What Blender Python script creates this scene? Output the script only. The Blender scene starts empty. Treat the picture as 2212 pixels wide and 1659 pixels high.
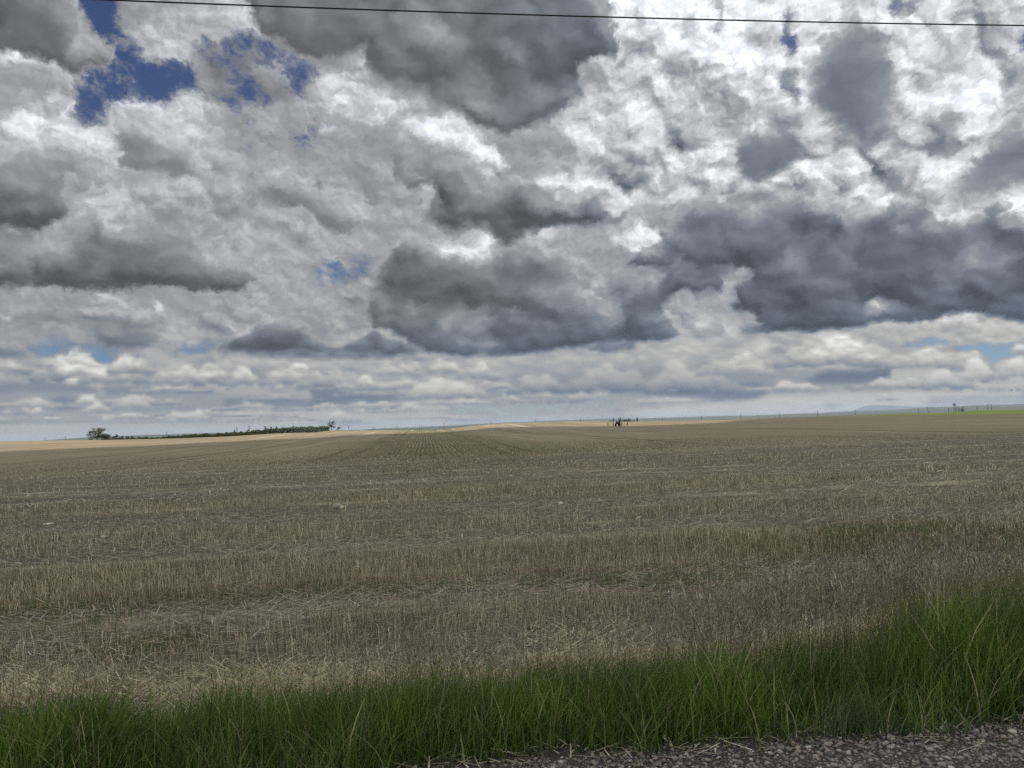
import bpy, bmesh, math, random
import numpy as np
from mathutils import Vector, Matrix

random.seed(11)
RNG = np.random.default_rng(7)
S = bpy.context.scene
COL = S.collection

# ------------------------------------------------------------------ camera
# world axes: X runs along the road, Y across the field (along the crop rows)
EYE = Vector((0.0, 0.0, 1.6))
FPX = 710.0                                   # focal length in pixels of a 1024 px wide frame
HEAD, PITCH, ROLL = math.radians(7.0), math.radians(3.3), math.radians(1.9)
R0 = Vector((math.cos(HEAD), -math.sin(HEAD), 0))
FWD = Vector((math.sin(HEAD) * math.cos(PITCH), math.cos(HEAD) * math.cos(PITCH), math.sin(PITCH)))
U0 = R0.cross(FWD)
RGT = R0 * math.cos(ROLL) - U0 * math.sin(ROLL)
UPV = U0 * math.cos(ROLL) + R0 * math.sin(ROLL)
cd = bpy.data.cameras.new('camera')
cd.sensor_fit = 'HORIZONTAL'
cd.sensor_width = 36.0
cd.lens = FPX / 1024 * 36.0
cd.clip_start, cd.clip_end = 0.1, 90000.0
cam = bpy.data.objects.new('camera', cd)
COL.objects.link(cam)
cam.matrix_world = Matrix(((RGT.x, UPV.x, -FWD.x, EYE.x), (RGT.y, UPV.y, -FWD.y, EYE.y),
                           (RGT.z, UPV.z, -FWD.z, EYE.z), (0, 0, 0, 1)))
S.camera = cam
S.render.resolution_x, S.render.resolution_y = 1024, 768
S.view_settings.view_transform = 'Standard'
S.view_settings.look = 'None'
S.view_settings.gamma = 1.0
S.view_settings.exposure = 0.0
S.cycles.use_adaptive_sampling = True
S.cycles.adaptive_threshold = 0.004
S.cycles.use_denoising = False
S.cycles.max_bounces = 5
S.cycles.diffuse_bounces = 3
S.cycles.glossy_bounces = 2
S.cycles.transmission_bounces = 3
S.cycles.volume_bounces = 0
S.cycles.transparent_max_bounces = 6


def ray(px, py):
    """direction of the view through pixel (px, py) of the 1024 x 768 frame"""
    return (FWD + RGT * ((px - 512) / FPX) + UPV * ((384 - py) / FPX)).normalized()


# ------------------------------------------------------------------ sun
SUN_EL, SUN_AZ = math.radians(52), math.radians(27)          # azimuth from +Y towards +X
SUN_DIR = Vector((math.sin(SUN_AZ) * math.cos(SUN_EL), math.cos(SUN_AZ) * math.cos(SUN_EL), math.sin(SUN_EL)))
sl = bpy.data.lights.new('sun', 'SUN')
sl.energy, sl.angle, sl.color = 4.5, math.radians(0.5), (1.0, 0.93, 0.81)
sun = bpy.data.objects.new('sun', sl)
COL.objects.link(sun)
sun.rotation_euler = SUN_DIR.to_track_quat('Z', 'Y').to_euler()
sun.location = (300, 300, 900)

# ------------------------------------------------------------------ sky: real sky with a broken cloud deck
# The cloud layout is a table over azimuth and elevation (cloud lightness, clear gap, crispness);
# fractal noise in the nodes gives it its edges and texture.
CROP = {'A': (0, 0), 'B': (256, 0), 'C': (512, 0), 'D': (768, 0), 'E': (0, 206), 'F': (256, 206), 'G': (512, 206), 'H': (768, 206)}
CLOUDS = []


def cl(crop, light, blue, blur, shape, op=1.0, crisp=None):
    CLOUDS.append((crop, light, blue, blur, shape, op, crisp))
# ---- layout of the deck: broad background first, then each cloud, then its lit edges
cl('A', .64, 0, 1, [(-400, -400), (7000, -400), (7000, 3300), (-400, 3300)], crisp=.5)
cl('A', .86, 0, 30, [(3600, -300), (7000, -300), (7000, 1300), (3900, 1300), (3700, 900)], crisp=1)
cl('A', .70, 0, 12, [(700, -200), (1800, -200), (1700, 250), (1400, 420), (1500, 600), (1350, 650), (1150, 480), (850, 290), (720, 190)])
# upper left: clear sky between clouds
cl('A', .6, .95, 3, [(430, -100), (720, -100), (740, 170), (800, 260), (900, 340), (1130, 420), (1240, 570), (1180, 640), (820, 655), (700, 690), (610, 700), (590, 750), (520, 735), (455, 690), (460, 600), (440, 515), (520, 480), (560, 300), (500, 150)], crisp=1)
cl('A', .6, .8, 6, [(1230, 300), (1500, 200), (1700, 200), (1950, 400), (2110, 510), (2080, 560), (1960, 600), (1800, 640), (1659, 660), (1420, 690), (1300, 610), (1500, 580), (1510, 480), (1430, 400), (1290, 380)], crisp=1)
cl('A', .68, .1, 5, [(1700, 310), (1900, 380), (1870, 430), (1720, 380)], .8, 1)
cl('A', .66, .15, 6, [(1560, 440), (1780, 430), (1890, 540), (1700, 600), (1600, 560)], .7, 1)
cl('A', .72, 0, 4, [(960, 150), (1200, 180), (1300, 350), (1430, 420), (1500, 490), (1490, 570), (1420, 640), (1320, 600), (1230, 520), (1130, 430), (1000, 360), (880, 290)], .9, 1)
cl('A', .66, .45, 4, (1270, 1340, 10, 100), .6)
cl('A', .60, .5, 4, (860, 930, 20, 160), .5)
# dark cloud, top left corner
cl('A', .43, 0, 3, [(-400, -300), (400, -300), (430, 20), (470, 90), (550, 150), (680, 210), (760, 300), (720, 370), (640, 455), (520, 475), (380, 400), (200, 340), (-400, 240)], 1, .45)
cl('A', .52, 0, 9, [(450, 150), (620, 210), (730, 310), (640, 440), (520, 460), (420, 300)], .7, .5)
cl('A', .39, 0, 12, (-300, 330, 60, 240), .7, .2)
# pale mass under it
cl('A', .66, 0, 3, [(-400, 260), (200, 345), (380, 405), (505, 480), (430, 520), (462, 600), (450, 700), (520, 760), (-400, 760)], 1, .6)
cl('A', .60, 0, 10, (-300, 330, 420, 680), .8, .3)
cl('A', .84, 0, 3, [(-300, 300), (160, 340), (330, 375), (500, 470), (440, 505), (330, 415), (160, 380), (-300, 350)], .85, 1)
cl('A', .80, 0, 4, [(390, 520), (450, 520), (465, 620), (440, 740), (400, 700), (420, 600)], .9, 1)
cl('A', .77, 0, 3, (265, 325, 530, 690), .7, 1)
cl('A', .72, 0, 3, (70, 145, 540, 600), .7, 1)
# second left cloud: bright shoulder, dark belly
cl('A', .72, 0, 4, [(-400, 740), (60, 720), (200, 695), (400, 760), (600, 830), (740, 970), (860, 1060), (850, 1150), (720, 1180), (800, 1290), (780, 1340), (600, 1420), (400, 1500), (200, 1530), (-400, 1480)], 1, .6)
cl('A', .55, 0, 14, [(-400, 880), (300, 930), (520, 980), (760, 1090), (720, 1170), (500, 1200), (600, 1330), (500, 1440), (200, 1520), (-400, 1470)], .9, .4)
cl('A', .42, 0, 16, [(-400, 1080), (300, 1130), (480, 1190), (560, 1330), (450, 1440), (200, 1520), (-400, 1470)], .9, .3)
cl('A', .37, 0, 14, [(-400, 1280), (250, 1330), (500, 1420), (200, 1510), (-400, 1460)], .8, .2)
cl('A', .82, 0, 9, [(-100, 740), (200, 700), (380, 770), (600, 850), (700, 950), (640, 970), (400, 850), (250, 900), (60, 830), (-100, 800)], .75, .9)
cl('A', .43, 0, 14, [(-400, 1030), (200, 1060), (400, 1150), (520, 1300), (430, 1430), (200, 1515), (-400, 1480)], .95, .2)
cl('A', .65, 0, 10, (520, 740, 1220, 1330), .8, .4)
cl('A', .70, 0, 6, (-100, 60, 930, 1010), .5)
# middle-left cloud
cl('A', .69, 0, 4, [(600, 680), (590, 660), (690, 690), (730, 655), (1000, 640), (1250, 615), (1400, 700), (1430, 820), (1450, 1000), (1620, 1050), (1760, 1240), (1640, 1659), (900, 1659), (850, 1350), (800, 1150), (760, 980), (620, 830)], 1, .6)
cl('A', .55, 0, 16, [(700, 860), (900, 820), (1150, 860), (1250, 1000), (1150, 1100), (900, 1060), (760, 960)], .85, .4)
cl('A', .56, 0, 14, [(720, 880), (980, 830), (1220, 900), (1230, 1030), (1050, 1090), (840, 1030)], .8, .2)
cl('A', .77, 0, 5, [(610, 665), (730, 655), (860, 650), (1000, 650), (1250, 625), (1380, 700), (1300, 720), (1000, 710), (760, 740), (640, 780)], .7, 1)
cl('A', .75, 0, 7, (1100, 1400, 760, 880), .6, .9)
cl('A', .72, 0, 6, (1260, 1390, 1060, 1180), .6, .9)
cl('A', .56, 0, 14, [(600, 1370), (900, 1450), (1250, 1480), (1500, 1380), (1659, 1500), (1600, 1700), (600, 1700)], .7, .4)
cl('A', .76, 0, 5, [(1380, 1480), (1430, 1480), (1480, 1600), (1560, 1670), (1480, 1670), (1400, 1580)], .7, .9)
cl('A', .62, .35, 14, (1440, 1800, 720, 1010), .7, .5)
cl('B', .60, .45, 12, (120, 620, 720, 950), .7, .8)
cl('B', .74, .05, 6, (380, 520, 760, 850), .6, 1)
# broad grey cloud top centre
cl('B', .46, 0, 12, [(-150, -300), (2200, -300), (2250, 30), (2330, 180), (2290, 330), (2150, 400), (2060, 430), (2080, 560), (2180, 690), (1990, 720), (1950, 800), (1659, 800), (1450, 755), (1250, 690), (1000, 560), (870, 480), (750, 310), (560, 340), (300, 290), (120, 200), (0, 100)], 1, .35)
cl('B', .42, 0, 16, (0, 700, 60, 260), .8, .2)
cl('B', .42, 0, 16, (950, 1600, 330, 640), .7, .2)
cl('B', .55, 0, 12, (1120, 1420, 60, 380), .7, .35)
cl('B', .54, 0, 14, (700, 1000, 20, 180), .6, .3)
cl('C', .58, 0, 10, (30, 230, 60, 330), .7, .4)
cl('C', .43, 0, 10, (230, 640, 80, 380), .9, .25)
cl('C', .56, 0, 14, (100, 320, 430, 560), .6, .4)
cl('C', .46, 0, 10, (90, 250, 560, 800), .6, .3)
cl('C', .64, 0, 10, (400, 680, 420, 760), .6, .6)
# bright band below it
cl('B', .73, 0, 7, [(430, 500), (700, 340), (860, 500), (960, 620), (1110, 670), (980, 730), (850, 810), (700, 800), (500, 720), (260, 640), (400, 555)], .9, .8)
cl('B', .80, 0, 3, [(350, 560), (470, 540), (600, 590), (640, 640), (560, 660), (480, 600), (380, 600)], .7, 1)
cl('B', .81, 0, 4, (830, 920, 580, 660), .6, 1)
cl('B', .87, 0, 5, [(1000, 800), (1250, 740), (1500, 860), (1610, 970), (1700, 1100), (1500, 1160), (1350, 1010), (1200, 945), (1050, 965), (1010, 850)], .9, 1)
cl('B', .74, 0, 8, (880, 1050, 800, 960), .5, .8)
# grey clouds middle left
cl('B', .54, 0, 5, [(60, 1110), (200, 1000), (350, 1040), (490, 1150), (620, 1310), (790, 1410), (660, 1490), (420, 1450), (200, 1260), (90, 1180)], 1, .45)
cl('B', .86, 0, 3, [(320, 1035), (400, 1040), (510, 1120), (480, 1160), (420, 1120), (340, 1070)], .9, 1)
cl('B', .70, 0, 6, [(220, 1010), (380, 1060), (470, 1170), (380, 1180), (300, 1100)], .5, .8)
cl('B', .71, 0, 4, [(620, 1310), (690, 1300), (790, 1400), (740, 1440), (650, 1380)], .7, .9)
cl('B', .46, 0, 9, [(180, 1440), (300, 1480), (410, 1590), (330, 1620), (220, 1560)], .7, .3)
cl('B', .72, 0, 8, [(20, 1300), (220, 1330), (420, 1500), (360, 1540), (200, 1440), (20, 1400)], .6, .8)
cl('B', .67, .18, 14, (480, 860, 1000, 1420), .6, .7)
cl('B', .63, .35, 16, (520, 900, 1440, 1700), .6, .5)
# dark wedge in the centre
cl('B', .39, 0, 7, [(860, 980), (930, 935), (1100, 970), (1300, 990), (1450, 1130), (1620, 1140), (1700, 1090), (1860, 1200), (1960, 1250), (2210, 1300), (2360, 1380), (2310, 1420), (2160, 1430), (1860, 1480), (1659, 1530), (1500, 1500), (1300, 1420), (1100, 1250), (950, 1130)], 1, .3)
cl('B', .39, 0, 14, (1100, 1650, 1180, 1480), .7, .2)
cl('B', .55, 0, 8, (870, 1010, 1000, 1150), .5, .6)
cl('B', .68, .05, 8, [(950, 1250), (1100, 1300), (1250, 1430), (1150, 1520), (1000, 1400)], .6, 1)
cl('B', .40, 0, 9, [(930, 1010), (1150, 1020), (1330, 1080), (1480, 1180), (1760, 1190), (2000, 1270), (2250, 1330), (2300, 1400), (1900, 1450), (1560, 1490), (1300, 1400), (1120, 1230)], .9, .2)
# right of centre: bright broken cloud, small dark gaps
cl('C', .93, 0, 4, [(600, -60), (680, -60), (720, 160), (670, 240), (650, 150), (630, 60)], .95, 1)
cl('C', .56, .3, 8, [(690, 190), (840, 180), (900, 340), (1010, 420), (1080, 560), (1010, 600), (940, 440), (800, 350), (690, 380)], .85, .7)
cl('C', .90, 0, 6, [(700, 400), (820, 340), (960, 420), (1020, 560), (980, 630), (800, 600), (680, 480)], .85, 1)
cl('C', .92, 0, 8, [(1180, 320), (1400, 230), (1550, 170), (1640, 320), (1500, 400), (1280, 400)], .85, 1)
cl('C', .66, 0, 12, (1120, 1420, 400, 540), .7, .7)
cl('C', .58, .55, 4, [(1295, -50), (1365, -50), (1370, 160), (1340, 250), (1300, 120)], .85, 1)
cl('C', .60, .3, 5, (1090, 1250, 120, 250), .7, 1)
cl('C', .60, .4, 4, (1400, 1500, 600, 740), .8, 1)
cl('C', .84, 0, 8, (640, 1220, 620, 760), .5, 1)
cl('C', .70, .05, 14, (560, 1300, 800, 1060), .6, 1)
cl('C', .86, 0, 5, [(350, 1040), (480, 1060), (540, 1160), (640, 1170), (720, 1300), (640, 1350), (520, 1250), (400, 1150)], .85, 1)
cl('C', .88, 0, 5, [(150, 1200), (220, 1120), (380, 1130), (370, 1180), (260, 1250)], .9, 1)
cl('C', .84, 0, 6, [(1200, 720), (1500, 660), (1659, 640), (1900, 760), (1900, 850), (1700, 880), (1400, 920), (1300, 860)], .7, 1)
cl('C', .76, 0, 10, (850, 1350, 960, 1320), .6, 1)
cl('C', .47, .05, 12, [(1450, 1000), (1540, 900), (1620, 930), (1720, 800), (1800, 850), (1850, 1010), (1800, 1080), (1700, 1090), (1659, 1190), (1480, 1150)], .9, -1)
cl('C', .82, 0, 3, [(1410, 990), (1450, 1000), (1430, 1080), (1330, 1160), (1300, 1120), (1390, 1060)], .8, 1)
cl('D', .58, .8, 3, [(90, 60), (160, 50), (190, 200), (185, 320), (110, 320), (80, 240), (110, 160)], .95, 1)
cl('D', .58, .6, 3, [(90, 450), (220, 440), (215, 640), (190, 720), (140, 640), (90, 570)], .95, 1)
cl('D', .60, .5, 4, (760, 940, 40, 150), .8, 1)
cl('D', .60, .85, 3, [(1570, 240), (1700, 190), (1700, 300), (1590, 330)], .95, 1)
cl('D', .62, .35, 5, (1230, 1330, 20, 110), .8, 1)
cl('D', .62, 0, 8, (440, 720, -40, 100), .7, .5)
cl('D', .90, 0, 6, [(600, 150), (700, 90), (840, 150), (900, 300), (880, 400), (820, 290), (700, 220)], .8, 1)
cl('D', .50, 0, 22, [(450, 110), (590, 160), (700, 260), (830, 280), (845, 420), (835, 560), (775, 680), (780, 790), (650, 870), (600, 935), (450, 885), (350, 790), (305, 640), (335, 400), (430, 230)], .95, -1)
cl('D', .43, 0, 18, [(330, 640), (360, 450), (520, 400), (640, 520), (600, 700), (470, 780)], .8, -1)
cl('D', .46, 0, 16, (450, 700, 780, 920), .5, -1)
cl('D', .60, 0, 12, (850, 1110, 500, 640), .75, .5)
cl('D', .64, 0, 14, (1080, 1380, 250, 560), .7, .5)
cl('D', .54, 0, 10, (1130, 1260, 680, 900), .75, -1)
cl('D', .46, 0, 10, [(960, 940), (1130, 880), (1210, 980), (1130, 1070), (1040, 1040)], .85, -1)
cl('D', .88, 0, 8, (800, 1120, 740, 900), .7, 1)
cl('D', .92, 0, 8, (1200, 1400, 560, 700), .7, 1)
cl('D', .78, 0, 10, [(160, 960), (450, 920), (700, 980), (660, 1120), (500, 1220), (250, 1200), (160, 1100)], .6, 1)
cl('D', .62, .1, 8, [(650, 1100), (880, 1080), (930, 1200), (780, 1250), (660, 1210)], .7, 1)
cl('D', .60, .15, 7, [(1510, 500), (1700, 440), (1700, 800), (1560, 820), (1520, 680)], .7, 1)
cl('D', .48, 0, 18, [(1400, 930), (1560, 880), (1800, 840), (1800, 1210), (1500, 1260), (1250, 1310), (1170, 1270), (1280, 1110)], .9, -1)
# great dark cloud on the right
cl('D', .42, .02, 5, [(-620, 1440), (-330, 1270), (-160, 1250), (0, 1310), (180, 1240), (390, 1270), (450, 1370), (590, 1430), (640, 1390), (800, 1310), (900, 1200), (1040, 1290), (1060, 1390), (1180, 1440), (1800, 1400), (1800, 2080), (1500, 2050), (1350, 2020), (1220, 2020), (1050, 2060), (850, 2080), (500, 2120), (250, 2150), (0, 2150), (-60, 2060), (-120, 1950), (-250, 1880), (-480, 1830), (-900, 1740), (-880, 1560)], 1, .3)
cl('D', .62, 0, 10, [(-30, 1170), (230, 1130), (420, 1240), (600, 1380), (420, 1480), (250, 1300), (30, 1290)], .5, 1)
cl('H', .53, 0, 14, (120, 340, 180, 420), .8, .6)
cl('H', .52, 0, 14, (420, 660, 80, 240), .7, .5)
cl('H', .48, 0, 16, (300, 560, 300, 520), .6, .4)
cl('H', .51, 0, 12, [(1050, 420), (1150, 330), (1260, 420), (1240, 600), (1100, 620)], .75, .5)
cl('H', .50, 0, 10, (1560, 1720, 430, 560), .6, .5)
cl('H', .39, 0, 16, (1100, 1750, 150, 420), .5, .1)
cl('H', .38, 0, 14, (0, 500, 640, 800), .6, .1)
cl('H', .62, 0, 7, [(560, 720), (660, 640), (740, 580), (900, 620), (920, 680), (750, 700), (640, 730)], .8, .9)
cl('H', .84, 0, 4, (700, 770, 600, 650), .7, 1)
cl('H', .50, 0, 8, (780, 1150, 640, 720), .6, .4)
# wisps crossing it
cl('D', .86, 0, 3, [(1060, 1340), (1180, 1375), (1400, 1310), (1800, 1290), (1800, 1400), (1520, 1395), (1250, 1395), (1200, 1450), (1090, 1410)], .9, 1)
cl('D', .50, 0, 4, (1330, 1600, 1330, 1395), .6, 1)
cl('D', .80, 0, 4, [(820, 1290), (900, 1230), (985, 1260), (980, 1320), (890, 1370)], .85, 1)
cl('D', .66, 0, 4, (810, 890, 1360, 1440), .7, 1)
cl('D', .64, 0, 4, [(640, 1370), (780, 1300), (760, 1360), (660, 1390)], .7, 1)
# far left dark cloud with flat base
cl('E', .44, 0, 5, [(-400, 170), (300, 200), (550, 170), (900, 90), (1150, 70), (1430, 165), (1460, 250), (1590, 350), (1640, 420), (1625, 500), (1500, 540), (1200, 552), (700, 515), (250, 525), (-400, 505)], 1, .4)
cl('E', .35, 0, 10, [(200, 420), (700, 410), (1200, 460), (1500, 490), (1500, 535), (1200, 545), (700, 508), (250, 512)], .8, .1)
cl('E', .40, 0, 16, (560, 1000, 180, 420), .6, .2)
cl('E', .60, 0, 10, [(1250, 200), (1400, 170), (1460, 260), (1600, 370), (1620, 430), (1480, 400), (1330, 350)], .75, .8)
cl('E', .75, 0, 3, [(1390, 150), (1430, 190), (1460, 260), (1590, 350), (1630, 410), (1560, 380), (1430, 280)], .7, .9)
cl('E', .60, 0, 12, (1130, 1300, 80, 200), .6, .6)
cl('E', .55, 0, 10, (0, 360, 160, 320), .5, .5)
cl('E', .66, 0, 4, [(-100, 330), (60, 370), (60, 395), (-100, 385)], .8, .8)
cl('E', .62, 0, 4, [(110, 390), (200, 400), (240, 460), (200, 450)], .8, .8)
cl('E', .38, 0, 6, [(-300, 420), (180, 440), (240, 490), (-300, 500)], .7, .1)
# layered clouds under it
cl('E', .61, 0, 5, [(-400, 530), (1700, 560), (1250, 710), (1250, 760), (1050, 790), (1050, 860), (820, 925), (650, 900), (-400, 910)], 1, .55)
cl('E', .70, 0, 7, (30, 240, 555, 640), .7, .8)
cl('E', .77, 0, 7, [(600, 550), (720, 535), (830, 600), (860, 650), (760, 640), (640, 600)], .8, .9)
cl('E', .80, 0, 4, [(1000, 650), (1040, 635), (1100, 690), (1060, 700)], .8, .9)
cl('E', .74, 0, 7, (-60, 150, 720, 800), .7, .8)
cl('E', .70, 0, 6, (540, 680, 720, 770), .6, .8)
cl('E', .51, 0, 8, [(450, 640), (700, 680), (1000, 720), (1200, 720), (960, 790), (700, 790), (520, 740)], .7, .4)
cl('E', .51, 0, 7, [(380, 810), (700, 800), (1040, 810), (1020, 880), (830, 925), (640, 890)], .8, .4)
cl('E', .53, 0, 7, (60, 330, 650, 760), .6, .4)
cl('E', .72, 0, 8, [(1050, 790), (1340, 770), (1330, 860), (1180, 910), (1040, 900)], .9, .15)
cl('E', .54, 0, 6, [(1250, 710), (1400, 690), (1480, 720), (1480, 800), (1360, 840), (1270, 780)], .9, .6)
cl('E', .68, 0, 6, (1480, 1660, 680, 860), .7, .8)
cl('E', .56, .95, 2.2, [(120, 912), (400, 903), (660, 900), (800, 925), (960, 975), (930, 990), (730, 1025), (560, 990), (440, 975), (240, 975), (180, 945)], 1, .6)
cl('E', .56, .95, 2.2, [(1290, 890), (1390, 880), (1430, 915), (1330, 950), (1120, 960), (1110, 935)], .95, .6)
cl('E', .66, .3, 3, (430, 760, 930, 965), .6, .3)
cl('E', .49, 0, 5, [(-200, 910), (100, 915), (180, 960), (190, 990), (-200, 1000)], .9, .4)
# cumulus bank near the horizon, left
cl('E', .66, 0, 3, [(-400, 1000), (180, 990), (290, 990), (380, 960), (460, 965), (560, 1000), (720, 1030), (750, 970), (830, 952), (890, 975), (1000, 970), (1300, 950), (1659, 960), (1659, 1220), (-400, 1220)], 1, .8)
cl('E', .80, 0, 2.5, (360, 470, 960, 1010), .9, .9)
cl('E', .83, 0, 4, [(280, 1010), (420, 1000), (560, 1010), (700, 1050), (690, 1090), (560, 1080), (550, 1140), (420, 1130), (300, 1080)], .75, 1)
cl('E', .79, 0, 3, [(740, 1000), (780, 960), (850, 955), (890, 990), (960, 1050), (880, 1060), (760, 1050)], .85, .9)
cl('E', .58, 0, 4, [(740, 1060), (880, 1050), (1000, 1080), (990, 1110), (780, 1120)], .8, .4)
cl('E', .56, 0, 3, (560, 720, 1080, 1115), .7, .3)
cl('E', .77, 0, 4, [(1290, 1060), (1400, 1050), (1490, 1080), (1480, 1140), (1300, 1130)], .8, .9)
cl('E', .74, 0, 4, (1530, 1650, 1060, 1150), .6, .9)
cl('E', .72, 0, 5, (0, 250, 1010, 1060), .6, .6)
cl('E', .55, 0, 3, (0, 260, 1065, 1095), .7, .3)
cl('E', .52, 0, 5, [(-300, 1150), (250, 1140), (600, 1170), (640, 1210), (-300, 1225)], .85, .3)
cl('E', .51, 0, 4, [(650, 1170), (1000, 1180), (1400, 1190), (1380, 1220), (700, 1225)], .85, .3)
cl('E', .60, 0, 3, [(-300, 1225), (1700, 1215), (1700, 1330), (-300, 1340)], .9, .7)
cl('E', .81, 0, 3, [(510, 1235), (600, 1228), (615, 1270), (530, 1285)], .95, .8)
cl('E', .69, 0, 3, (140, 320, 1245, 1310), .7, .8)
cl('E', .77, 0, 3, (530, 690, 1288, 1322), .8, .8)
cl('E', .70, 0, 3, (700, 950, 1240, 1310), .6, .9)
cl('E', .50, 0, 4, (330, 510, 1230, 1325), .8, .3)
cl('E', .50, 0, 3, (-200, 330, 1308, 1340), .7, .3)
cl('E', .52, 0, 2.5, (620, 1300, 1312, 1335), .8, .3)
cl('E', .64, 0, 3, [(-300, 1340), (1700, 1330), (1700, 1400), (-300, 1410)], .85, .7)
cl('E', .77, 0, 2.5, (190, 270, 1310, 1355), .8, .8)
cl('E', .76, 0, 2.5, [(1030, 1365), (1150, 1340), (1390, 1335), (1390, 1370), (1100, 1390)], .85, .8)
cl('E', .74, 0, 2.5, (670, 720, 1370, 1398), .8, .8)
cl('E', .52, 0, 2.5, [(180, 1395), (700, 1390), (1500, 1385), (1659, 1390), (1500, 1405), (600, 1408), (200, 1410)], .85, .3)
cl('E', .52, 0, 2.5, [(-300, 1400), (200, 1395), (300, 1415), (-300, 1425)], .7, .3)
cl('E', .70, .05, 5, [(-400, 1415), (1800, 1405), (1800, 1560), (-400, 1560)], .95, .1)
# middle: blue gap and dark mass
cl('F', .62, .45, 9, [(380, 380), (620, 310), (800, 330), (800, 430), (680, 500), (420, 510), (300, 490)], .8, .9)
cl('F', .56, 1, 3, [(490, 440), (600, 425), (640, 390), (710, 450), (630, 480), (560, 505), (490, 480)], 1, 1)
cl('F', .58, .6, 5, (760, 860, 190, 245), .8, .8)
cl('F', .70, 0, 4, [(440, 290), (560, 310), (660, 400), (600, 420), (480, 400)], .7, 1)
cl('F', .80, 0, 3, (870, 925, 255, 320), .8, .9)
cl('F', .43, .02, 8, [(900, 300), (1000, 170), (1080, 220), (1250, 300), (1500, 350), (1659, 250), (1810, 230), (2060, 330), (2120, 440), (2260, 420), (2400, 440), (2640, 380), (3060, 400), (3060, 560), (2870, 560), (2600, 600), (2730, 850), (2500, 870), (2220, 870), (2060, 920), (1859, 940), (1659, 965), (1400, 978), (1250, 960), (1110, 940), (980, 860), (760, 760), (700, 660), (800, 480)], 1, .35)
cl('F', .39, 0, 16, (1150, 1900, 600, 930), .7, .15)
cl('F', .40, 0, 16, (980, 1350, 380, 620), .6, .15)
cl('F', .55, 0, 10, (700, 900, 560, 780), .5, .6)
cl('F', .54, 0, 10, (980, 1330, 560, 700), .5, .6)
cl('F', .79, 0, 3, [(1080, 235), (1250, 225), (1400, 225), (1510, 180), (1490, 240), (1550, 345), (1450, 360), (1380, 375), (1250, 340), (1150, 290)], .95, .9)
cl('F', .66, 0, 3, (1560, 1620, 270, 305), .7, .9)
cl('F', .44, 0, 9, [(-250, 900), (-60, 800), (0, 760), (150, 705), (300, 760), (450, 860), (560, 900), (720, 820), (800, 830), (1100, 940), (900, 985), (600, 985), (300, 975), (0, 955), (-240, 960)], 1, .35)
cl('F', .36, 0, 4, [(-200, 935), (300, 945), (800, 940), (880, 965), (600, 985), (300, 975), (0, 955)], .8, .1)
cl('F', .66, 0, 4, [(480, 700), (560, 690), (640, 750), (600, 790), (540, 780)], .85, .8)
cl('F', .45, 0, 3, (560, 690, 770, 805), .7, .5)
cl('F', .47, 0, 3, (540, 710, 565, 615), .8, .6)
cl('F', .68, 0, 5, [(740, 800), (860, 790), (1000, 850), (1120, 910), (1090, 930), (950, 880), (820, 850)], .8, .9)
cl('F', .66, 0, 6, [(460, 820), (560, 800), (640, 860), (590, 930), (500, 900)], .65, .6)
cl('F', .68, 0, 8, (0, 460, 570, 690), .5, .6)
# below it, towards the horizon
cl('F', .69, 0, 4, [(-200, 985), (500, 990), (900, 980), (1150, 945), (1400, 980), (1659, 970), (2060, 935), (2400, 880), (2700, 850), (3300, 830), (3300, 1000), (-200, 1040)], .95, .5)
cl('F', .66, 0, 4, [(-200, 1030), (1659, 1010), (2000, 1050), (2000, 1200), (1659, 1250), (-200, 1250)], .9, .8)
cl('F', .81, 0, 4, [(90, 1120), (180, 1070), (320, 1030), (320, 1090), (370, 1150), (300, 1170), (120, 1160)], .85, .9)
cl('F', .76, 0, 4, (900, 1080, 1000, 1060), .6, .9)
cl('F', .76, 0, 4, (1100, 1230, 1000, 1060), .6, .9)
cl('F', .74, 0, 4, (660, 770, 1110, 1170), .7, .9)
cl('F', .77, 0, 4, [(1000, 1200), (1060, 1160), (1220, 1130), (1250, 1190), (1200, 1250), (1060, 1250)], .8, .9)
cl('F', .75, 0, 4, (1260, 1440, 1140, 1220), .7, .9)
cl('F', .52, 0, 4, (1120, 1230, 1170, 1225), .7, .4)
cl('F', .56, 0, 4, (1400, 1600, 1180, 1250), .7, .4)
cl('F', .56, 0, 5, (-100, 90, 1050, 1140), .7, .4)
cl('F', .49, 0, 4, [(340, 1180), (600, 1165), (900, 1210), (940, 1260), (700, 1300), (300, 1300), (370, 1240)], .9, .2)
cl('F', .51, 0, 4, [(-200, 1240), (300, 1240), (340, 1300), (100, 1315), (-200, 1310)], .85, .2)
cl('F', .74, 0, 2.5, (530, 630, 1150, 1180), .85, .8)
cl('F', .70, .06, 5, [(-200, 1312), (400, 1320), (900, 1290), (1200, 1260), (1800, 1250), (1800, 1450), (-200, 1460)], .95, .3)
cl('F', .70, 0, 2.5, [(370, 1385), (480, 1360), (640, 1350), (690, 1340), (760, 1370), (900, 1370), (880, 1395), (560, 1400)], .85, .6)
cl('F', .70, 0, 2.5, (860, 1090, 1285, 1330), .6, .7)
cl('F', .53, 0, 3, (440, 760, 1405, 1425), .6, .2)
cl('F', .62, .55, 6, [(1150, 1310), (1500, 1260), (2000, 1220), (2400, 1240), (2350, 1290), (2000, 1330), (1700, 1390), (1300, 1410)], .8, .2)
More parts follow.
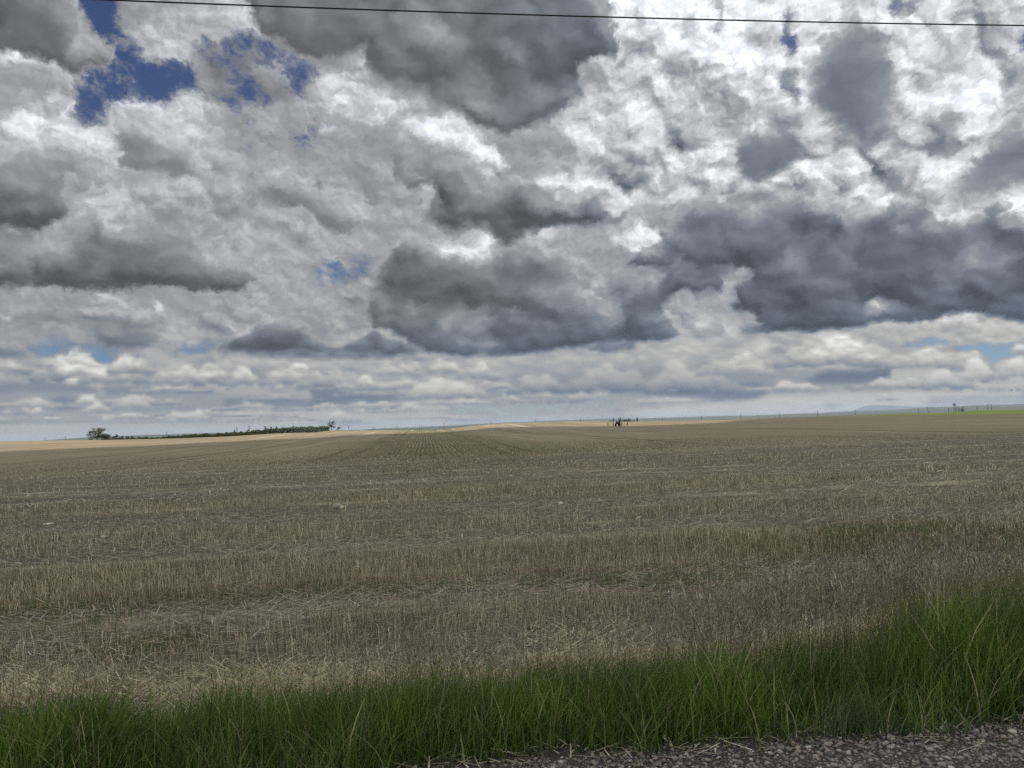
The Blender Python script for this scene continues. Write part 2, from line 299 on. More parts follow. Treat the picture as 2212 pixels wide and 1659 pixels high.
# right of the centre: lit breaks in the dark mass
cl('G', .78, 0, 6, [(-60, 160), (150, 130), (300, 180), (200, 225), (100, 215)], .85, .8)
cl('G', .66, 0, 8, (300, 560, 160, 240), .7, .8)
cl('G', .79, 0, 4, [(650, 170), (860, 90), (940, 190), (1050, 300), (1150, 290), (1180, 330), (1050, 395), (900, 350), (750, 280), (640, 210)], .9, 1)
cl('G', .67, 0, 3, [(760, 450), (820, 410), (1000, 450), (1000, 485), (820, 490)], .85, .9)
cl('G', .62, 0, 10, [(60, 380), (400, 350), (620, 480), (680, 640), (500, 680), (330, 600), (120, 560)], .75, .9)
cl('G', .82, 0, 4, [(490, 480), (540, 440), (620, 520), (600, 570), (520, 560)], .8, 1)
cl('G', .80, 0, 4, [(340, 640), (370, 600), (415, 620), (380, 690)], .7, 1)
cl('G', .72, 0, 5, (370, 500, 750, 840), .7, 1)
cl('G', .62, 0, 8, (520, 760, 640, 800), .6, 1)
cl('G', .70, 0, 8, [(940, 620), (1120, 590), (1160, 680), (1140, 800), (1060, 820), (980, 720)], .8, 1)
cl('G', .88, 0, 4, (1040, 1130, 680, 750), .7, 1)
cl('G', .76, 0, 4, [(1090, 830), (1160, 770), (1280, 720), (1310, 770), (1180, 830)], .85, .9)
cl('G', .65, 0, 10, [(1160, 580), (1300, 550), (1500, 700), (1659, 740), (1659, 860), (1300, 860), (1200, 700)], .8, .2)
cl('G', .72, 0, 6, [(1380, 460), (1480, 370), (1590, 400), (1560, 460), (1440, 520), (1370, 620), (1340, 560)], .85, .8)
cl('G', .44, 0, 5, [(1430, 560), (1560, 490), (1750, 480), (1800, 760), (1650, 700), (1440, 660)], .9, .3)
cl('G', .78, 0, 3, [(1365, 800), (1400, 800), (1480, 805), (1440, 845), (1390, 840)], .85, .9)
cl('G', .50, 0, 4, (1480, 1720, 765, 845), .8, .5)
cl('G', .52, 0, 4, [(490, 935), (560, 890), (800, 890), (780, 920), (620, 955)], .85, .4)
cl('G', .45, 0, 4, [(560, 870), (800, 830), (1090, 810), (1090, 850), (800, 875)], .7, .2)
cl('G', .58, 0, 6, [(0, 1080), (400, 1090), (700, 1040), (1300, 1060), (1659, 1060), (1659, 1240), (1100, 1240), (300, 1215), (0, 1220)], .9, .7)
cl('G', .50, 0, 5, [(120, 1150), (420, 1140), (480, 1210), (180, 1215)], .7, .3)
cl('G', .72, 0, 4, (200, 300, 1100, 1150), .6, .9)
cl('G', .68, 0, 5, (560, 960, 980, 1050), .6, .7)
cl('G', .52, 0, 4, [(520, 1080), (700, 1070), (900, 1170), (760, 1200), (560, 1170)], .7, .4)
cl('G', .74, 0, 3, (1060, 1230, 915, 945), .7, .5)
cl('G', .75, 0, 3, [(1290, 1060), (1330, 1010), (1500, 970), (1760, 960), (1900, 1000), (1700, 1010), (1440, 1030)], .8, .8)
cl('G', .48, 0, 4, [(900, 1200), (1150, 1180), (1500, 1150), (1780, 1140), (1700, 1180), (1580, 1250), (1250, 1235), (1000, 1240)], .85, .2)
cl('G', .72, 0, 2.5, (800, 1230, 1240, 1275), .85, .7)
cl('G', .49, 0, 2.5, [(1200, 1235), (1580, 1225), (1580, 1250), (1300, 1260)], .85, .2)
cl('G', .76, 0, 4, [(700, 1340), (1100, 1290), (1500, 1270), (1659, 1230), (3300, 1180), (3300, 1340), (1659, 1350), (900, 1380)], .9, .3)
cl('G', .67, .1, 4, (0, 500, 1340, 1400), .7, .3)
cl('G', .55, 0, 2, (665, 715, 1318, 1330), .7, .2)
# right: bright bank, blue slots
cl('H', .72, 0, 4, [(-100, 830), (250, 820), (500, 790), (850, 755), (1050, 730), (1220, 690), (1350, 690), (1420, 730), (1800, 750), (1800, 890), (1000, 930), (-100, 960)], .95, .6)
cl('H', .80, 0, 3, [(1060, 740), (1220, 685), (1350, 690), (1360, 730), (1200, 750), (1080, 780)], .7, .9)
cl('H', .64, 0, 5, (560, 900, 860, 930), .6, .4)
cl('H', .60, .75, 3, [(860, 915), (1000, 865), (1220, 855), (1230, 865), (1050, 905), (960, 920)], .9, .5)
cl('H', .60, .9, 3, [(1100, 925), (1400, 888), (1800, 880), (1800, 990), (1450, 1000), (1390, 960), (1230, 935)], .95, .6)
cl('H', .60, .6, 3, (1080, 1230, 1020, 1080), .8, .6)
cl('H', .73, 0, 3, [(80, 970), (200, 890), (420, 868), (620, 880), (720, 910), (790, 960), (1200, 930), (1230, 960), (1330, 940), (1380, 965), (1200, 1010), (1090, 1040), (700, 1050), (300, 1060), (40, 1060)], .95, .8)
cl('H', .81, 0, 2.5, [(100, 950), (220, 890), (420, 870), (620, 880), (620, 905), (400, 905), (240, 930)], .8, .9)
cl('H', .80, 0, 3, (1230, 1380, 940, 985), .7, .9)
cl('H', .55, 0, 4, (760, 940, 960, 1020), .7, .5)
cl('H', .52, 0, 4, (180, 470, 950, 1000), .5, .5)
cl('H', .60, 0, 4, [(-50, 1080), (400, 1060), (800, 1060), (760, 1140), (300, 1180), (-50, 1180)], .8, .6)
cl('H', .46, 0, 4, [(240, 1130), (380, 1070), (790, 1060), (800, 1100), (700, 1140), (300, 1150)], .9, .2)
cl('H', .73, 0, 3, [(800, 1060), (1100, 1060), (1300, 1080), (1300, 1040), (1430, 1005), (1440, 1060), (1400, 1100), (1659, 1080), (1800, 1080), (1800, 1180), (800, 1180)], .9, .9)
cl('H', .80, 0, 2.5, [(1310, 1070), (1330, 1030), (1440, 1005), (1430, 1050), (1340, 1100)], .8, .9)
cl('H', .80, 0, 2.5, (1000, 1170, 1090, 1130), .7, .9)
cl('H', .75, 0, 3, (1470, 1700, 990, 1070), .9, .8)
cl('H', .76, 0, 2.5, (1590, 1700, 900, 950), .9, .8)
cl('H', .50, 0, 3, [(870, 1160), (1000, 1120), (1280, 1100), (1290, 1160), (1000, 1185)], .8, .3)
cl('H', .60, 0, 3, (600, 980, 1130, 1185), .7, .8)
cl('H', .78, 0, 2.5, [(0, 1190), (100, 1150), (260, 1145), (320, 1170), (200, 1195)], .85, .8)
cl('H', .58, 0, 2.5, [(700, 1245), (760, 1228), (830, 1245), (800, 1260)], .85, .6)
cl('H', .60, 0, 3, (350, 480, 1280, 1310), .6, .4)
cl('H', .60, .2, 6, [(1050, 1240), (1659, 1220), (1800, 1220), (1800, 1310), (1000, 1320)], .7, .2)


def smooth2(a, sig):
    r = max(1, int(sig * 3 + .5))
    k = np.exp(-.5 * (np.arange(-r, r + 1) / sig) ** 2)
    k /= k.sum()
    n0, n1 = a.shape
    p = np.pad(a, r, mode='edge')
    p = sum(k[i] * p[i:i + n0] for i in range(2 * r + 1))
    return sum(k[i] * p[:, i:i + n1] for i in range(2 * r + 1))


def inside(poly, xs, ys):
    m = np.zeros(xs.shape, bool)
    n = len(poly)
    for i in range(n):
        x1, y1 = poly[i]
        x2, y2 = poly[(i + 1) % n]
        if y1 == y2:
            continue
        c = ((y1 > ys) != (y2 > ys)) & (xs < (x2 - x1) * (ys - y1) / (y2 - y1) + x1)
        m ^= c
    return m


PX0, PY0, CELL = -90.0, -70.0, 2.0
gx, gy = np.meshgrid(PX0 + CELL * np.arange(602), PY0 + CELL * np.arange(275))


def vn(x, y, seed):
    """smooth value noise 0..1"""
    g_ = np.random.default_rng(seed).random((64, 64))
    xi, yi = np.floor(x).astype(int), np.floor(y).astype(int)
    fx_, fy_ = x - xi, y - yi
    fx_, fy_ = fx_ * fx_ * (3 - 2 * fx_), fy_ * fy_ * (3 - 2 * fy_)
    G = lambda i, j: g_[i % 64, j % 64]
    return (G(xi, yi) * (1 - fx_) + G(xi + 1, yi) * fx_) * (1 - fy_) + (G(xi, yi + 1) * (1 - fx_) + G(xi + 1, yi + 1) * fx_) * fy_


def fbm(x, y, seed, n=5, gain=.55):
    s, a, tot = 0, 1.0, 0
    for k in range(n):
        s = s + a * vn(x * 2.03 ** k + 7.3 * k, y * 2.03 ** k + 3.1 * k, seed + k)
        tot += a
        a *= gain
    return s / tot


def cells(x, y, seed):
    """distance to the nearest of one scattered point per cell"""
    r_ = np.random.default_rng(seed)
    jx, jy = r_.random((64, 64)), r_.random((64, 64))
    xi, yi = np.floor(x).astype(int), np.floor(y).astype(int)
    d = np.full(x.shape, 9.0)
    for i in (-1, 0, 1):
        for j in (-1, 0, 1):
            a_, b_ = xi + i, yi + j
            d = np.minimum(d, np.hypot(a_ + jx[a_ % 64, b_ % 64] - x, b_ + jy[a_ % 64, b_ % 64] - y))
    return d


def billow(x, y, seed):
    """heaped puffs in puffs, 0..1"""
    wx_, wy_ = x + .45 * (fbm(x * 1.3, y * 1.3, seed + 50, 4) - .5), y + .45 * (fbm(x * 1.3, y * 1.3, seed + 60, 4) - .5)
    s, a, tot = 0, 1.0, 0
    for k in range(4):
        f = 2.1 ** k
        s = s + a * np.clip(1 - cells(wx_ * f + 5 * k, wy_ * f + 9 * k, seed + k) ** 1.4 * 1.15, 0, 1)
        tot += a
        a *= .52
    return s / tot


def at_height(fn, seed):
    """noise whose grain shrinks towards the horizon"""
    out_, wsum = 0, 0
    for k, (yc, size, squash) in enumerate(((40, 100, 1.15), (215, 70, 1.25), (315, 44, 1.5), (375, 22, 1.9), (415, 12, 2.4))):
        wt = np.exp(-((gy + .033 * (gx - 512) - yc) / (62 if yc < 300 else 26 if yc < 400 else 18)) ** 2) + 1e-6
        out_, wsum = out_ + wt * fn(gx / size + 31 * k, gy * squash / size + 17 * k, seed + 100 * k), wsum + wt
    return out_ / wsum


def shifted(a, dx_, dy_):
    """a sampled at an offset (in pixels)"""
    fx_ = np.clip((gx + dx_ - PX0) / CELL, 0, gx.shape[1] - 1.001)
    fy_ = np.clip((gy + dy_ - PY0) / CELL, 0, gx.shape[0] - 1.001)
    i, j = fx_.astype(int), fy_.astype(int)
    u_, v_ = fx_ - i, fy_ - j
    return (a[j, i] * (1 - u_) + a[j, i + 1] * u_) * (1 - v_) + (a[j + 1, i] * (1 - u_) + a[j + 1, i + 1] * u_) * v_


def sstep(x, a, b):
    t = np.clip((x - a) / (b - a), 0, 1)
    return t * t * (3 - 2 * t)


layout = np.zeros((5,) + gx.shape)              # lightness of the high layer, clear gaps, thickness of low clouds, their base tone, crispness
layout[0], layout[3], layout[4] = .68, .42, .5
for crop, light, blue, blur, shape, op, crisp in CLOUDS:
    ox, oy = CROP[crop]
    if isinstance(shape, tuple):
        a, b, c, d = [v / 6.48 for v in shape]
        cx, cy, rx, ry = ox + (a + b) / 2, oy + (c + d) / 2, (b - a) / 2, (d - c) / 2
        rr = np.hypot((gx - cx) / rx, (gy - cy) / ry) + .5 * (fbm(gx / 18, gy / 18, int(abs(cx * 3)), 4) - .5)
        m = (rr < 1).astype(float)
    else:
        pts_ = [(ox + x / 6.48, oy + y / 6.48) for x, y in shape]
        cx, cy = [sum(q) / len(pts_) for q in zip(*pts_)]
        m = inside(pts_, gx, gy).astype(float)
    if not m.any():
        continue
    low = light < .565 and cy < 352 and blue < .3 and crisp != -1
    k = smooth2(m, max(.5, blur * .42 / CELL)) * op
    layout[4] = layout[4] * (1 - k) + (.5 if crisp is None else .3 if crisp == -1 else crisp) * k
    if low:
        th = float(np.clip((.76 - light) / .32, 0, 1.05))
        tall = m.sum(0)
        down = (np.arange(m.shape[0])[:, None] - np.where(m.any(0), m.argmax(0), 0)[None]) * CELL
        big = m.sum() > 700
        rmp = np.clip(.48 + .52 * down / np.clip(tall * CELL * .6, 8, 44)[None], .3, 1) if big else 1.0
        sg = max(.8, blur * .5 / CELL)
        val = smooth2(m * rmp, sg) / np.maximum(smooth2(m, sg), .02) * th
        if big:
            layout[2] = np.maximum(layout[2] * (1 - k), val * k)
            layout[3] = layout[3] * (1 - k) + light * k
        else:
            layout[2] = layout[2] * (1 - k) + val * k
            layout[3] = layout[3] * (1 - k) + light * k
        layout[1] *= 1 - k
    else:
        layout[0] = layout[0] * (1 - k) + light * k
        layout[1] = layout[1] * (1 - k) + blue * k
        layout[2] *= 1 - .8 * k


def heap(x0, x1, top, base, hi=.80, lo=.53, n=None, seed=0):
    """one far cumulus: flat shaded base, lit heaped top made of many puffs"""
    r_ = np.random.default_rng(seed + int(x0 * 7 + base * 13))
    wd, ht = x1 - x0, base - top
    n = n or int(14 + wd * 1.1)
    cx_ = x0 + wd * (.5 + .5 * np.clip(r_.normal(0, .48, n), -1, 1))
    env = np.clip(1 - (abs((cx_ - x0) / wd - r_.uniform(.38, .62)) * 2) ** 2.2, .12, 1)
    lump_ = .75 + .25 * np.sin((cx_ - x0) / wd * r_.uniform(9, 16) + r_.uniform(0, 6))
    rad = np.maximum(1.6, ht * r_.uniform(.13, .30, n))
    cy_ = base - rad * .6 - (ht * env * lump_ - rad * .6) * r_.uniform(.15, 1.0, n) ** .7
    for i in np.argsort(cy_):
        x, y, r = cx_[i], cy_[i], rad[i]
        ax, bx = int((x - r * 1.3 - PX0) / CELL), int((x + r * 1.3 - PX0) / CELL) + 2
        ay, by = int((y - r * 1.3 - PY0) / CELL), int((y + r * 1.3 - PY0) / CELL) + 2
        ax, ay, bx, by = max(ax, 0), max(ay, 0), min(bx, gx.shape[1]), min(by, gx.shape[0])
        if ax >= bx or ay >= by:
            continue
        X, Y = gx[ay:by, ax:bx] - x, gy[ay:by, ax:bx] - y
        d = np.hypot(X / 1.15, Y) / r
        m = np.clip((1.15 - d) / .3, 0, 1) * np.clip((base - gy[ay:by, ax:bx]) / 1.5 + .5, 0, 1) * .92
        up = np.clip((base - (Y + y)) / (ht + 1e-3), 0, 1)
        val = lo + (hi - lo) * np.clip(up * 1.1 - .08, 0, 1) ** .8 + .07 * (-Y / r) * np.clip(d, 0, 1) + .02 * (X / r)
        for k, v in enumerate((val, 0.0, 0.0)):
            layout[k][ay:by, ax:bx] = layout[k][ay:by, ax:bx] * (1 - m) + v * m


HEAPS = ((-30, 46, 362, 374, .74, .53), (38, 112, 354, 383, .84, .54), (84, 150, 366, 385, .78, .54), (112, 150, 353, 374, .82, .56), (150, 200, 366, 387, .74, .55),
         (196, 232, 366, 385, .80, .54), (228, 262, 368, 386, .79, .55), (268, 314, 364, 386, .83, .56), (300, 345, 370, 388, .74, .55),
         (338, 354, 383, 388, .78, .62), (356, 376, 376, 388, .80, .58), (408, 452, 378, 400, .82, .56), (440, 486, 382, 399, .78, .56), (380, 420, 362, 376, .77, .60),
         (426, 462, 360, 374, .78, .60), (462, 500, 364, 380, .76, .58), (76, 97, 395, 405, .84, .60), (20, 52, 398, 409, .74, .58), (82, 110, 404, 411, .80, .66),
         (28, 43, 407, 415, .80, .62), (158, 216, 411, 421, .79, .60), (102, 112, 416, 421, .78, .64), (108, 150, 397, 410, .74, .58), (316, 362, 412, 422, .74, .62), (388, 426, 404, 412, .74, .62),
         (512, 560, 374, 394, .68, .53), (560, 640, 366, 393, .68, .51), (650, 735, 364, 394, .70, .51), (780, 892, 340, 368, .84, .56), (700, 770, 356, 376, .78, .60),
         (880, 962, 350, 370, .80, .58), (958, 992, 361, 383, .82, .60), (990, 1060, 358, 380, .80, .60), (768, 818, 381, 391, .82, .62), (855, 930, 378, 390, .77, .55),
         (915, 970, 372, 389, .80, .56), (640, 705, 398, 404, .77, .56), (560, 612, 392, 402, .70, .56), (875, 897, 395, 401, .74, .60), (1012, 1040, 344, 354, .82, .66))
rh = np.random.default_rng(5)
for base, ht, wmin, wmax, step_, hi, lo, xa, xb in (
        (418, 3.0, 24, 100, 70, .69, .58, -80, 500), (412, 5, 20, 90, 52, .73, .55, -80, 460), (405, 6, 24, 110, 60, .73, .54, -80, 560),
        (397, 7, 40, 160, 90, .71, .54, -80, 1110), (388, 10, 40, 120, 80, .74, .54, -80, 560)):
    x = xa
    while x < xb:
        wd = rh.uniform(wmin, wmax)
        bb = base + rh.uniform(-3, 3) - (x - 512) * .018
        if rh.random() < .75:
            heap(x, x + wd, bb - ht * rh.uniform(.6, 1.4), bb, hi + rh.uniform(-.05, .05), lo + rh.uniform(-.03, .03), seed=int(base))
        x += step_ * rh.uniform(.5, 1.6)
for args in HEAPS:
    heap(*args)

# ---- give the flat layout the shape of clouds: fray the outlines, heap them up, light them from the sun's side
far_ = np.clip((432 - .033 * (gx - 512) - gy) / 240, .06, 1.1)
wob_x = (at_height(lambda x, y, s: fbm(x * 2.2, y * 2.2, s, 5), 11) - .5) * 46 * far_
wob_y = (at_height(lambda x, y, s: fbm(x * 2.2, y * 2.2, s, 5), 23) - .5) * 34 * far_
wall = sstep(gy + .033 * (gx - 512), 352, 330)
warped = [shifted(L, wob_x * (.35 + .65 * wall), wob_y * (.25 + .75 * wall)) for L in layout]
high_l, gaps, thick, tone, crisp_m = warped
crisp_m = smooth2(crisp_m, 3.0)
gaps = np.where(wall > .5, smooth2(gaps, 3.0), smooth2(gaps, .7))
puffs = at_height(billow, 301)
puffs = (puffs - puffs.mean()) / puffs.std()                       # about -2..2
broad_n = at_height(lambda x, y, s: fbm(x * .8, y * .8, s, 3), 77)
broad_n = (broad_n - broad_n.mean()) / broad_n.std()
edge = np.clip(4 * thick * (1.05 - thick), 0, 1)
t_ = np.clip(thick + puffs * (.025 + .12 * edge) + broad_n * (.03 + .06 * edge), 0, 1.1) * sstep(thick, .02, .10)
Hc = smooth2(t_, 2.5) * .8 + .055 * smooth2(puffs, .8) * sstep(t_, .1, .5)
reach = 11 * np.clip(far_, .3, 1)
slope_c = (Hc - shifted(Hc, .45 * reach, -.9 * reach))              # higher than its neighbour on the sun's side: painted lighter, as if sunlit
Hb = puffs * .16 + broad_n * .10
slope_b = Hb - shifted(Hb, .45 * reach, -.9 * reach)
live = sstep(high_l, .58, .80) * .75 + .25
live = live * (.22 + .86 * crisp_m)
live = live * (.05 + .95 * sstep(gy + .033 * (gx - 512), 400, 318))
bright = high_l + live * (.66 * slope_b + .034 * puffs + .066 * broad_n)
base_tone = tone - .012 + .014 * broad_n
body = .585 + (bright + .03 - .585) * (1 - sstep(t_, .07, .36))
body = body + (base_tone - .585) * sstep(t_, .32, .76)
body = np.maximum(body, 0) + np.clip(slope_c, -.12, .35) * .52 + .018 * puffs
cov = sstep(t_, .05, .30)
light_map = bright * (1 - cov) + body * cov
light_map = np.clip(light_map, .33, .97)
fine_map = np.clip(.20 + .8 * sstep(light_map, .50, .75), 0, 1) * (.35 + .75 * crisp_m) * (.15 + .85 * wall)
gap_map = np.clip(gaps * (1 - cov), 0, 1)
layout = np.stack([light_map, gap_map, fine_map])

NROW, NCOL = 140, 513                          # two halves of 257 columns
E0, EA, EB = -0.5, 0.13, 0.00096
AZ_HALF = math.radians(44)
rows_el = np.radians(E0 + EA * np.arange(NROW) + EB * np.arange(NROW) ** 2)
cols_az = HEAD - AZ_HALF + 2 * AZ_HALF * np.linspace(0, 1, NCOL)
aa, ee = np.meshgrid(cols_az, rows_el)
dd = np.stack([np.sin(aa) * np.cos(ee), np.cos(aa) * np.cos(ee), np.sin(ee)], -1)
dep = dd @ np.array(FWD)
qx = 512 + FPX * (dd @ np.array(RGT)) / dep
qy = 384 - FPX * (dd @ np.array(UPV)) / dep
fx = np.clip((qx - PX0) / CELL, 0, gx.shape[1] - 1.001)
fy = np.clip((qy - PY0) / CELL, 0, gx.shape[0] - 1.001)
ix, iy = fx.astype(int), fy.astype(int)
tx, ty = fx - ix, fy - iy
table = np.stack([L[iy, ix] * (1 - tx) * (1 - ty) + L[iy, ix + 1] * tx * (1 - ty) + L[iy + 1, ix] * (1 - tx) * ty + L[iy + 1, ix + 1] * tx * ty
                  for L in layout], -1)                                   # row, column, channel


def thin(y, tol):
    """indices of the points that a broken line needs to stay within tol of y"""
    keep, stack = {0, len(y) - 1}, [(0, len(y) - 1)]
    while stack:
        i, j = stack.pop()
        if j - i < 2:
            continue
        d = np.abs(y[i + 1:j] - (y[i] + (y[j] - y[i]) * np.arange(1, j - i) / (j - i)))
        k = int(d.argmax())
        if d[k] > tol:
            keep.add(i + 1 + k)
            stack += [(i, i + 1 + k), (i + 1 + k, j)]
    return sorted(keep)


class NT:
    """small helper for building node trees"""
    def __init__(self, tree):
        self.t, self.n, self.l = tree, tree.nodes, tree.links

    def node(self, kind, **kw):
        nd = self.n.new(kind)
        for k, v in kw.items():
            setattr(nd, k, v)
        return nd

    def put(self, sock, v):
        if isinstance(v, bpy.types.NodeSocket):
            self.l.new(v, sock)
        elif isinstance(v, (int, float)) and sock.type in ('RGBA', 'VECTOR'):
            sock.default_value = (v, v, v, 1) if sock.type == 'RGBA' else (v, v, v)
        else:
            sock.default_value = v

    def m(self, op, a, b=0.0, c=None, clamp=False):
        nd = self.node('ShaderNodeMath', operation=op, use_clamp=clamp)
        self.put(nd.inputs[0], a)
        self.put(nd.inputs[1], b)
        if c is not None:
            self.put(nd.inputs[2], c)
        return nd.outputs[0]

    def v(self, op, a, b=(0, 0, 0), c=None, scale=None):
        nd = self.node('ShaderNodeVectorMath', operation=op)
        self.put(nd.inputs[0], a)
        self.put(nd.inputs[1], b)
        if c is not None:
            self.put(nd.inputs[2], c)
        if scale is not None:
            self.put(nd.inputs['Scale'], scale)
        return nd.outputs['Value'] if op in ('DOT_PRODUCT', 'LENGTH') else nd.outputs['Vector']

    def xyz(self, x, y, z):
        nd = self.node('ShaderNodeCombineXYZ')
        for i, q in enumerate((x, y, z)):
            self.put(nd.inputs[i], q)
        return nd.outputs[0]

    def sep(self, v):
        nd = self.node('ShaderNodeSeparateXYZ')
        self.l.new(v, nd.inputs[0])
        return nd.outputs

    def noise(self, vec, scale, detail=6, rough=.55, lac=2.0, dist=0, dims='3D', color=False):
        nd = self.node('ShaderNodeTexNoise', noise_dimensions=dims)
        self.put(nd.inputs['Vector'], vec)
        for k, q in (('Scale', scale), ('Detail', detail), ('Roughness', rough), ('Lacunarity', lac), ('Distortion', dist)):
            self.put(nd.inputs[k], q)
        return nd.outputs['Color'] if color else nd.outputs[0]

    def cells(self, vec, scale, detail=2, rough=.5, rand=1.0):
        nd = self.node('ShaderNodeTexVoronoi', voronoi_dimensions='2D', feature='F1', normalize=True)
        for k, q in (('Vector', vec), ('Scale', scale), ('Detail', detail), ('Roughness', rough), ('Randomness', rand)):
            self.put(nd.inputs[k], q)
        return nd.outputs['Distance']

    def mix(self, f, a, b, kind='RGBA', blend='MIX'):
        nd = self.node('ShaderNodeMix', data_type=kind)
        if kind == 'RGBA':
            nd.blend_type = blend
        self.put(nd.inputs[0], f)
        i = {'FLOAT': (2, 3, 0), 'VECTOR': (4, 5, 1), 'RGBA': (6, 7, 2)}[kind]
        self.put(nd.inputs[i[0]], a)
        self.put(nd.inputs[i[1]], b)
        return nd.outputs[i[2]]

    def step(self, v, lo, hi, a=0.0, b=1.0):
        nd = self.node('ShaderNodeMapRange', interpolation_type='SMOOTHSTEP')
        for i, q in enumerate((v, lo, hi, a, b)):
            self.put(nd.inputs[i], q)
        return nd.outputs[0]

    def ramp(self, f, stops, interp='LINEAR'):
        nd = self.node('ShaderNodeValToRGB')
        nd.color_ramp.interpolation = interp
        el = nd.color_ramp.elements
        while len(el) > 1:
            el.remove(el[-1])
        el[0].position, el[0].color = stops[0][0], tuple(stops[0][1]) + (1,)
        for p, c in stops[1:]:
            e = el.new(p)
            e.color = tuple(c) + (1,)
        self.put(nd.inputs[0], f)
        return nd.outputs[0]


W = bpy.data.worlds.new('World')
S.world = W
W.use_nodes = True
w = NT(W.node_tree)
w.n.clear()
direction = w.node('ShaderNodeTexCoord').outputs['Generated']
dx, dy, dz = w.sep(direction)
azim = w.m('ARCTAN2', dx, dy)
elev = w.m('ARCSINE', dz)
# --- fractal displacement of the layout: large lazy curls high up, small ones towards the horizon
high = w.step(elev, .04, .17)
p_hi = w.xyz(azim, w.m('MULTIPLY', elev, 1.25), 0.0)
p_lo = w.xyz(azim, w.m('MULTIPLY', elev, 1.8), 3.0)
n_hi = w.noise(p_hi, 20.0, 9, .70, dims='2D', color=True)
n_lo = w.noise(p_lo, 60.0, 6, .66, dims='2D', color=True)
n_w = w.v('SUBTRACT', w.mix(high, n_lo, n_hi, 'RGBA'), (.5, .5, .5))
wx, wy, wz = w.sep(w.v('SCALE', n_w, scale=w.m('MULTIPLY_ADD', high, .036, .005)))
az_w = w.m('ADD', azim, wx)
el_w = w.m('ADD', elev, w.m('MULTIPLY', wy, w.m('MULTIPLY_ADD', high, .40, .30)))
u = w.m('MULTIPLY_ADD', az_w, 1 / (2 * AZ_HALF), .5 - HEAD / (2 * AZ_HALF), clamp=True)
right = w.m('GREATER_THAN', u, .5)
u = w.m('MULTIPLY_ADD', u, 2.0, w.m('MULTIPLY', right, -1.0))
deg = w.m('MAXIMUM', w.m('SUBTRACT', w.m('MULTIPLY', el_w, 180 / math.pi), E0), 0.0)
sq = w.m('SQRT', w.m('MULTIPLY_ADD', deg, 4 * EB, EA * EA))
row = w.m('MINIMUM', w.m('MULTIPLY_ADD', sq, 1 / (2 * EB), -EA / (2 * EB)), NROW - 1.001)
uvec, rvec = w.xyz(u, u, u), w.xyz(row, row, row)
sky = w.node('ShaderNodeTexSky', sky_type='NISHITA')
sky.sun_disc = False
sky.sun_elevation, sky.sun_rotation = SUN_EL, SUN_AZ
sky.air_density, sky.dust_density, sky.ozone_density, sky.altitude = 1.0, .3, 3.0, 1000
# clear sky toned down to a deeper blue
clear_col = w.v('MULTIPLY', sky.outputs[0], w.mix(w.step(elev, .06, .34), (.40, .46, .56, 1), (.34, .34, .42, 1)))



def group(name, inputs, out_kind):
    t = bpy.data.node_groups.new(name, 'ShaderNodeTree')
    for k in inputs:
        t.interface.new_socket(k, in_out='INPUT', socket_type='NodeSocketVector')
    t.interface.new_socket('out', in_out='OUTPUT', socket_type=out_kind)
    g = NT(t)
    gi, go = g.node('NodeGroupInput'), g.node('NodeGroupOutput')
    g.done = lambda s_: g.l.new(s_, go.inputs[0])
    return g, [gi.outputs[i] for i in range(len(inputs))]


def use(tree, *socks):
    nd = w.node('ShaderNodeGroup', node_tree=tree)
    for i, q in enumerate(socks):
        w.put(nd.inputs[i], q)
    return nd.outputs[0]


def table_rows(g, uvec, rvec, i0, i1, side):
    """sum of the layout rows i0..i1, each faded to its neighbours"""
    total = None   # every row waits for the one before it, which keeps the shader's stack small
    for i in range(i0, i1 + 1):
        cu = g.node('ShaderNodeRGBCurve')
        mp = cu.mapping
        for ch in range(3):
            y = table[i, 256 * side:256 * side + 257, ch]
            c = mp.curves[ch]
            c.points[0].location = (0, float(y[0]))
            c.points[-1].location = (1, float(y[-1]))
            for j in thin(y, .012)[1:-1]:
                c.points.new(j / 256, float(y[j]))
            for p in c.points:
                p.handle_type = 'VECTOR'
        ui, ri = (uvec, rvec) if total is None else (g.v('MULTIPLY_ADD', total, (1e-7,) * 3, uvec), g.v('MULTIPLY_ADD', total, (1e-7,) * 3, rvec))
        g.l.new(ui, cu.inputs['Color'])
        wt = g.v('ABSOLUTE', g.v('SUBTRACT', ri, (float(i),) * 3))
        wt = g.v('MAXIMUM', g.v('SUBTRACT', (1, 1, 1), wt), (0, 0, 0))
        total = g.v('MULTIPLY', cu.outputs[0], wt) if total is None else g.v('MULTIPLY_ADD', cu.outputs[0], wt, total)
    return total


broad = w.m('SUBTRACT', w.noise(w.v('ADD', p_hi, w.v('SCALE', n_w, scale=.10)), 10.0, 5, .62, dims='2D'), .5)


p_aux = w.xyz(high, azim, broad)


def relief(g, n_w, p, scale, dx_, dy_, warp):
    """billowing puffs: height of the billows and the side of them that faces the sun"""
    q = g.v('ADD', p, g.v('SCALE', n_w, scale=warp))
    q2 = g.v('ADD', q, (dx_, dy_, 0))
    a1 = g.m('ADD', g.m('MULTIPLY', g.cells(q, scale, 3, .6), -.60), g.noise(q, scale * .7, 8, .68, dims='2D'))
    a2 = g.m('ADD', g.m('MULTIPLY', g.cells(q2, scale, 2, .55), -.60), g.noise(q2, scale * .7, 5, .62, dims='2D'))
    return g.m('ADD', a1, -.24), g.m('SUBTRACT', a1, a2)


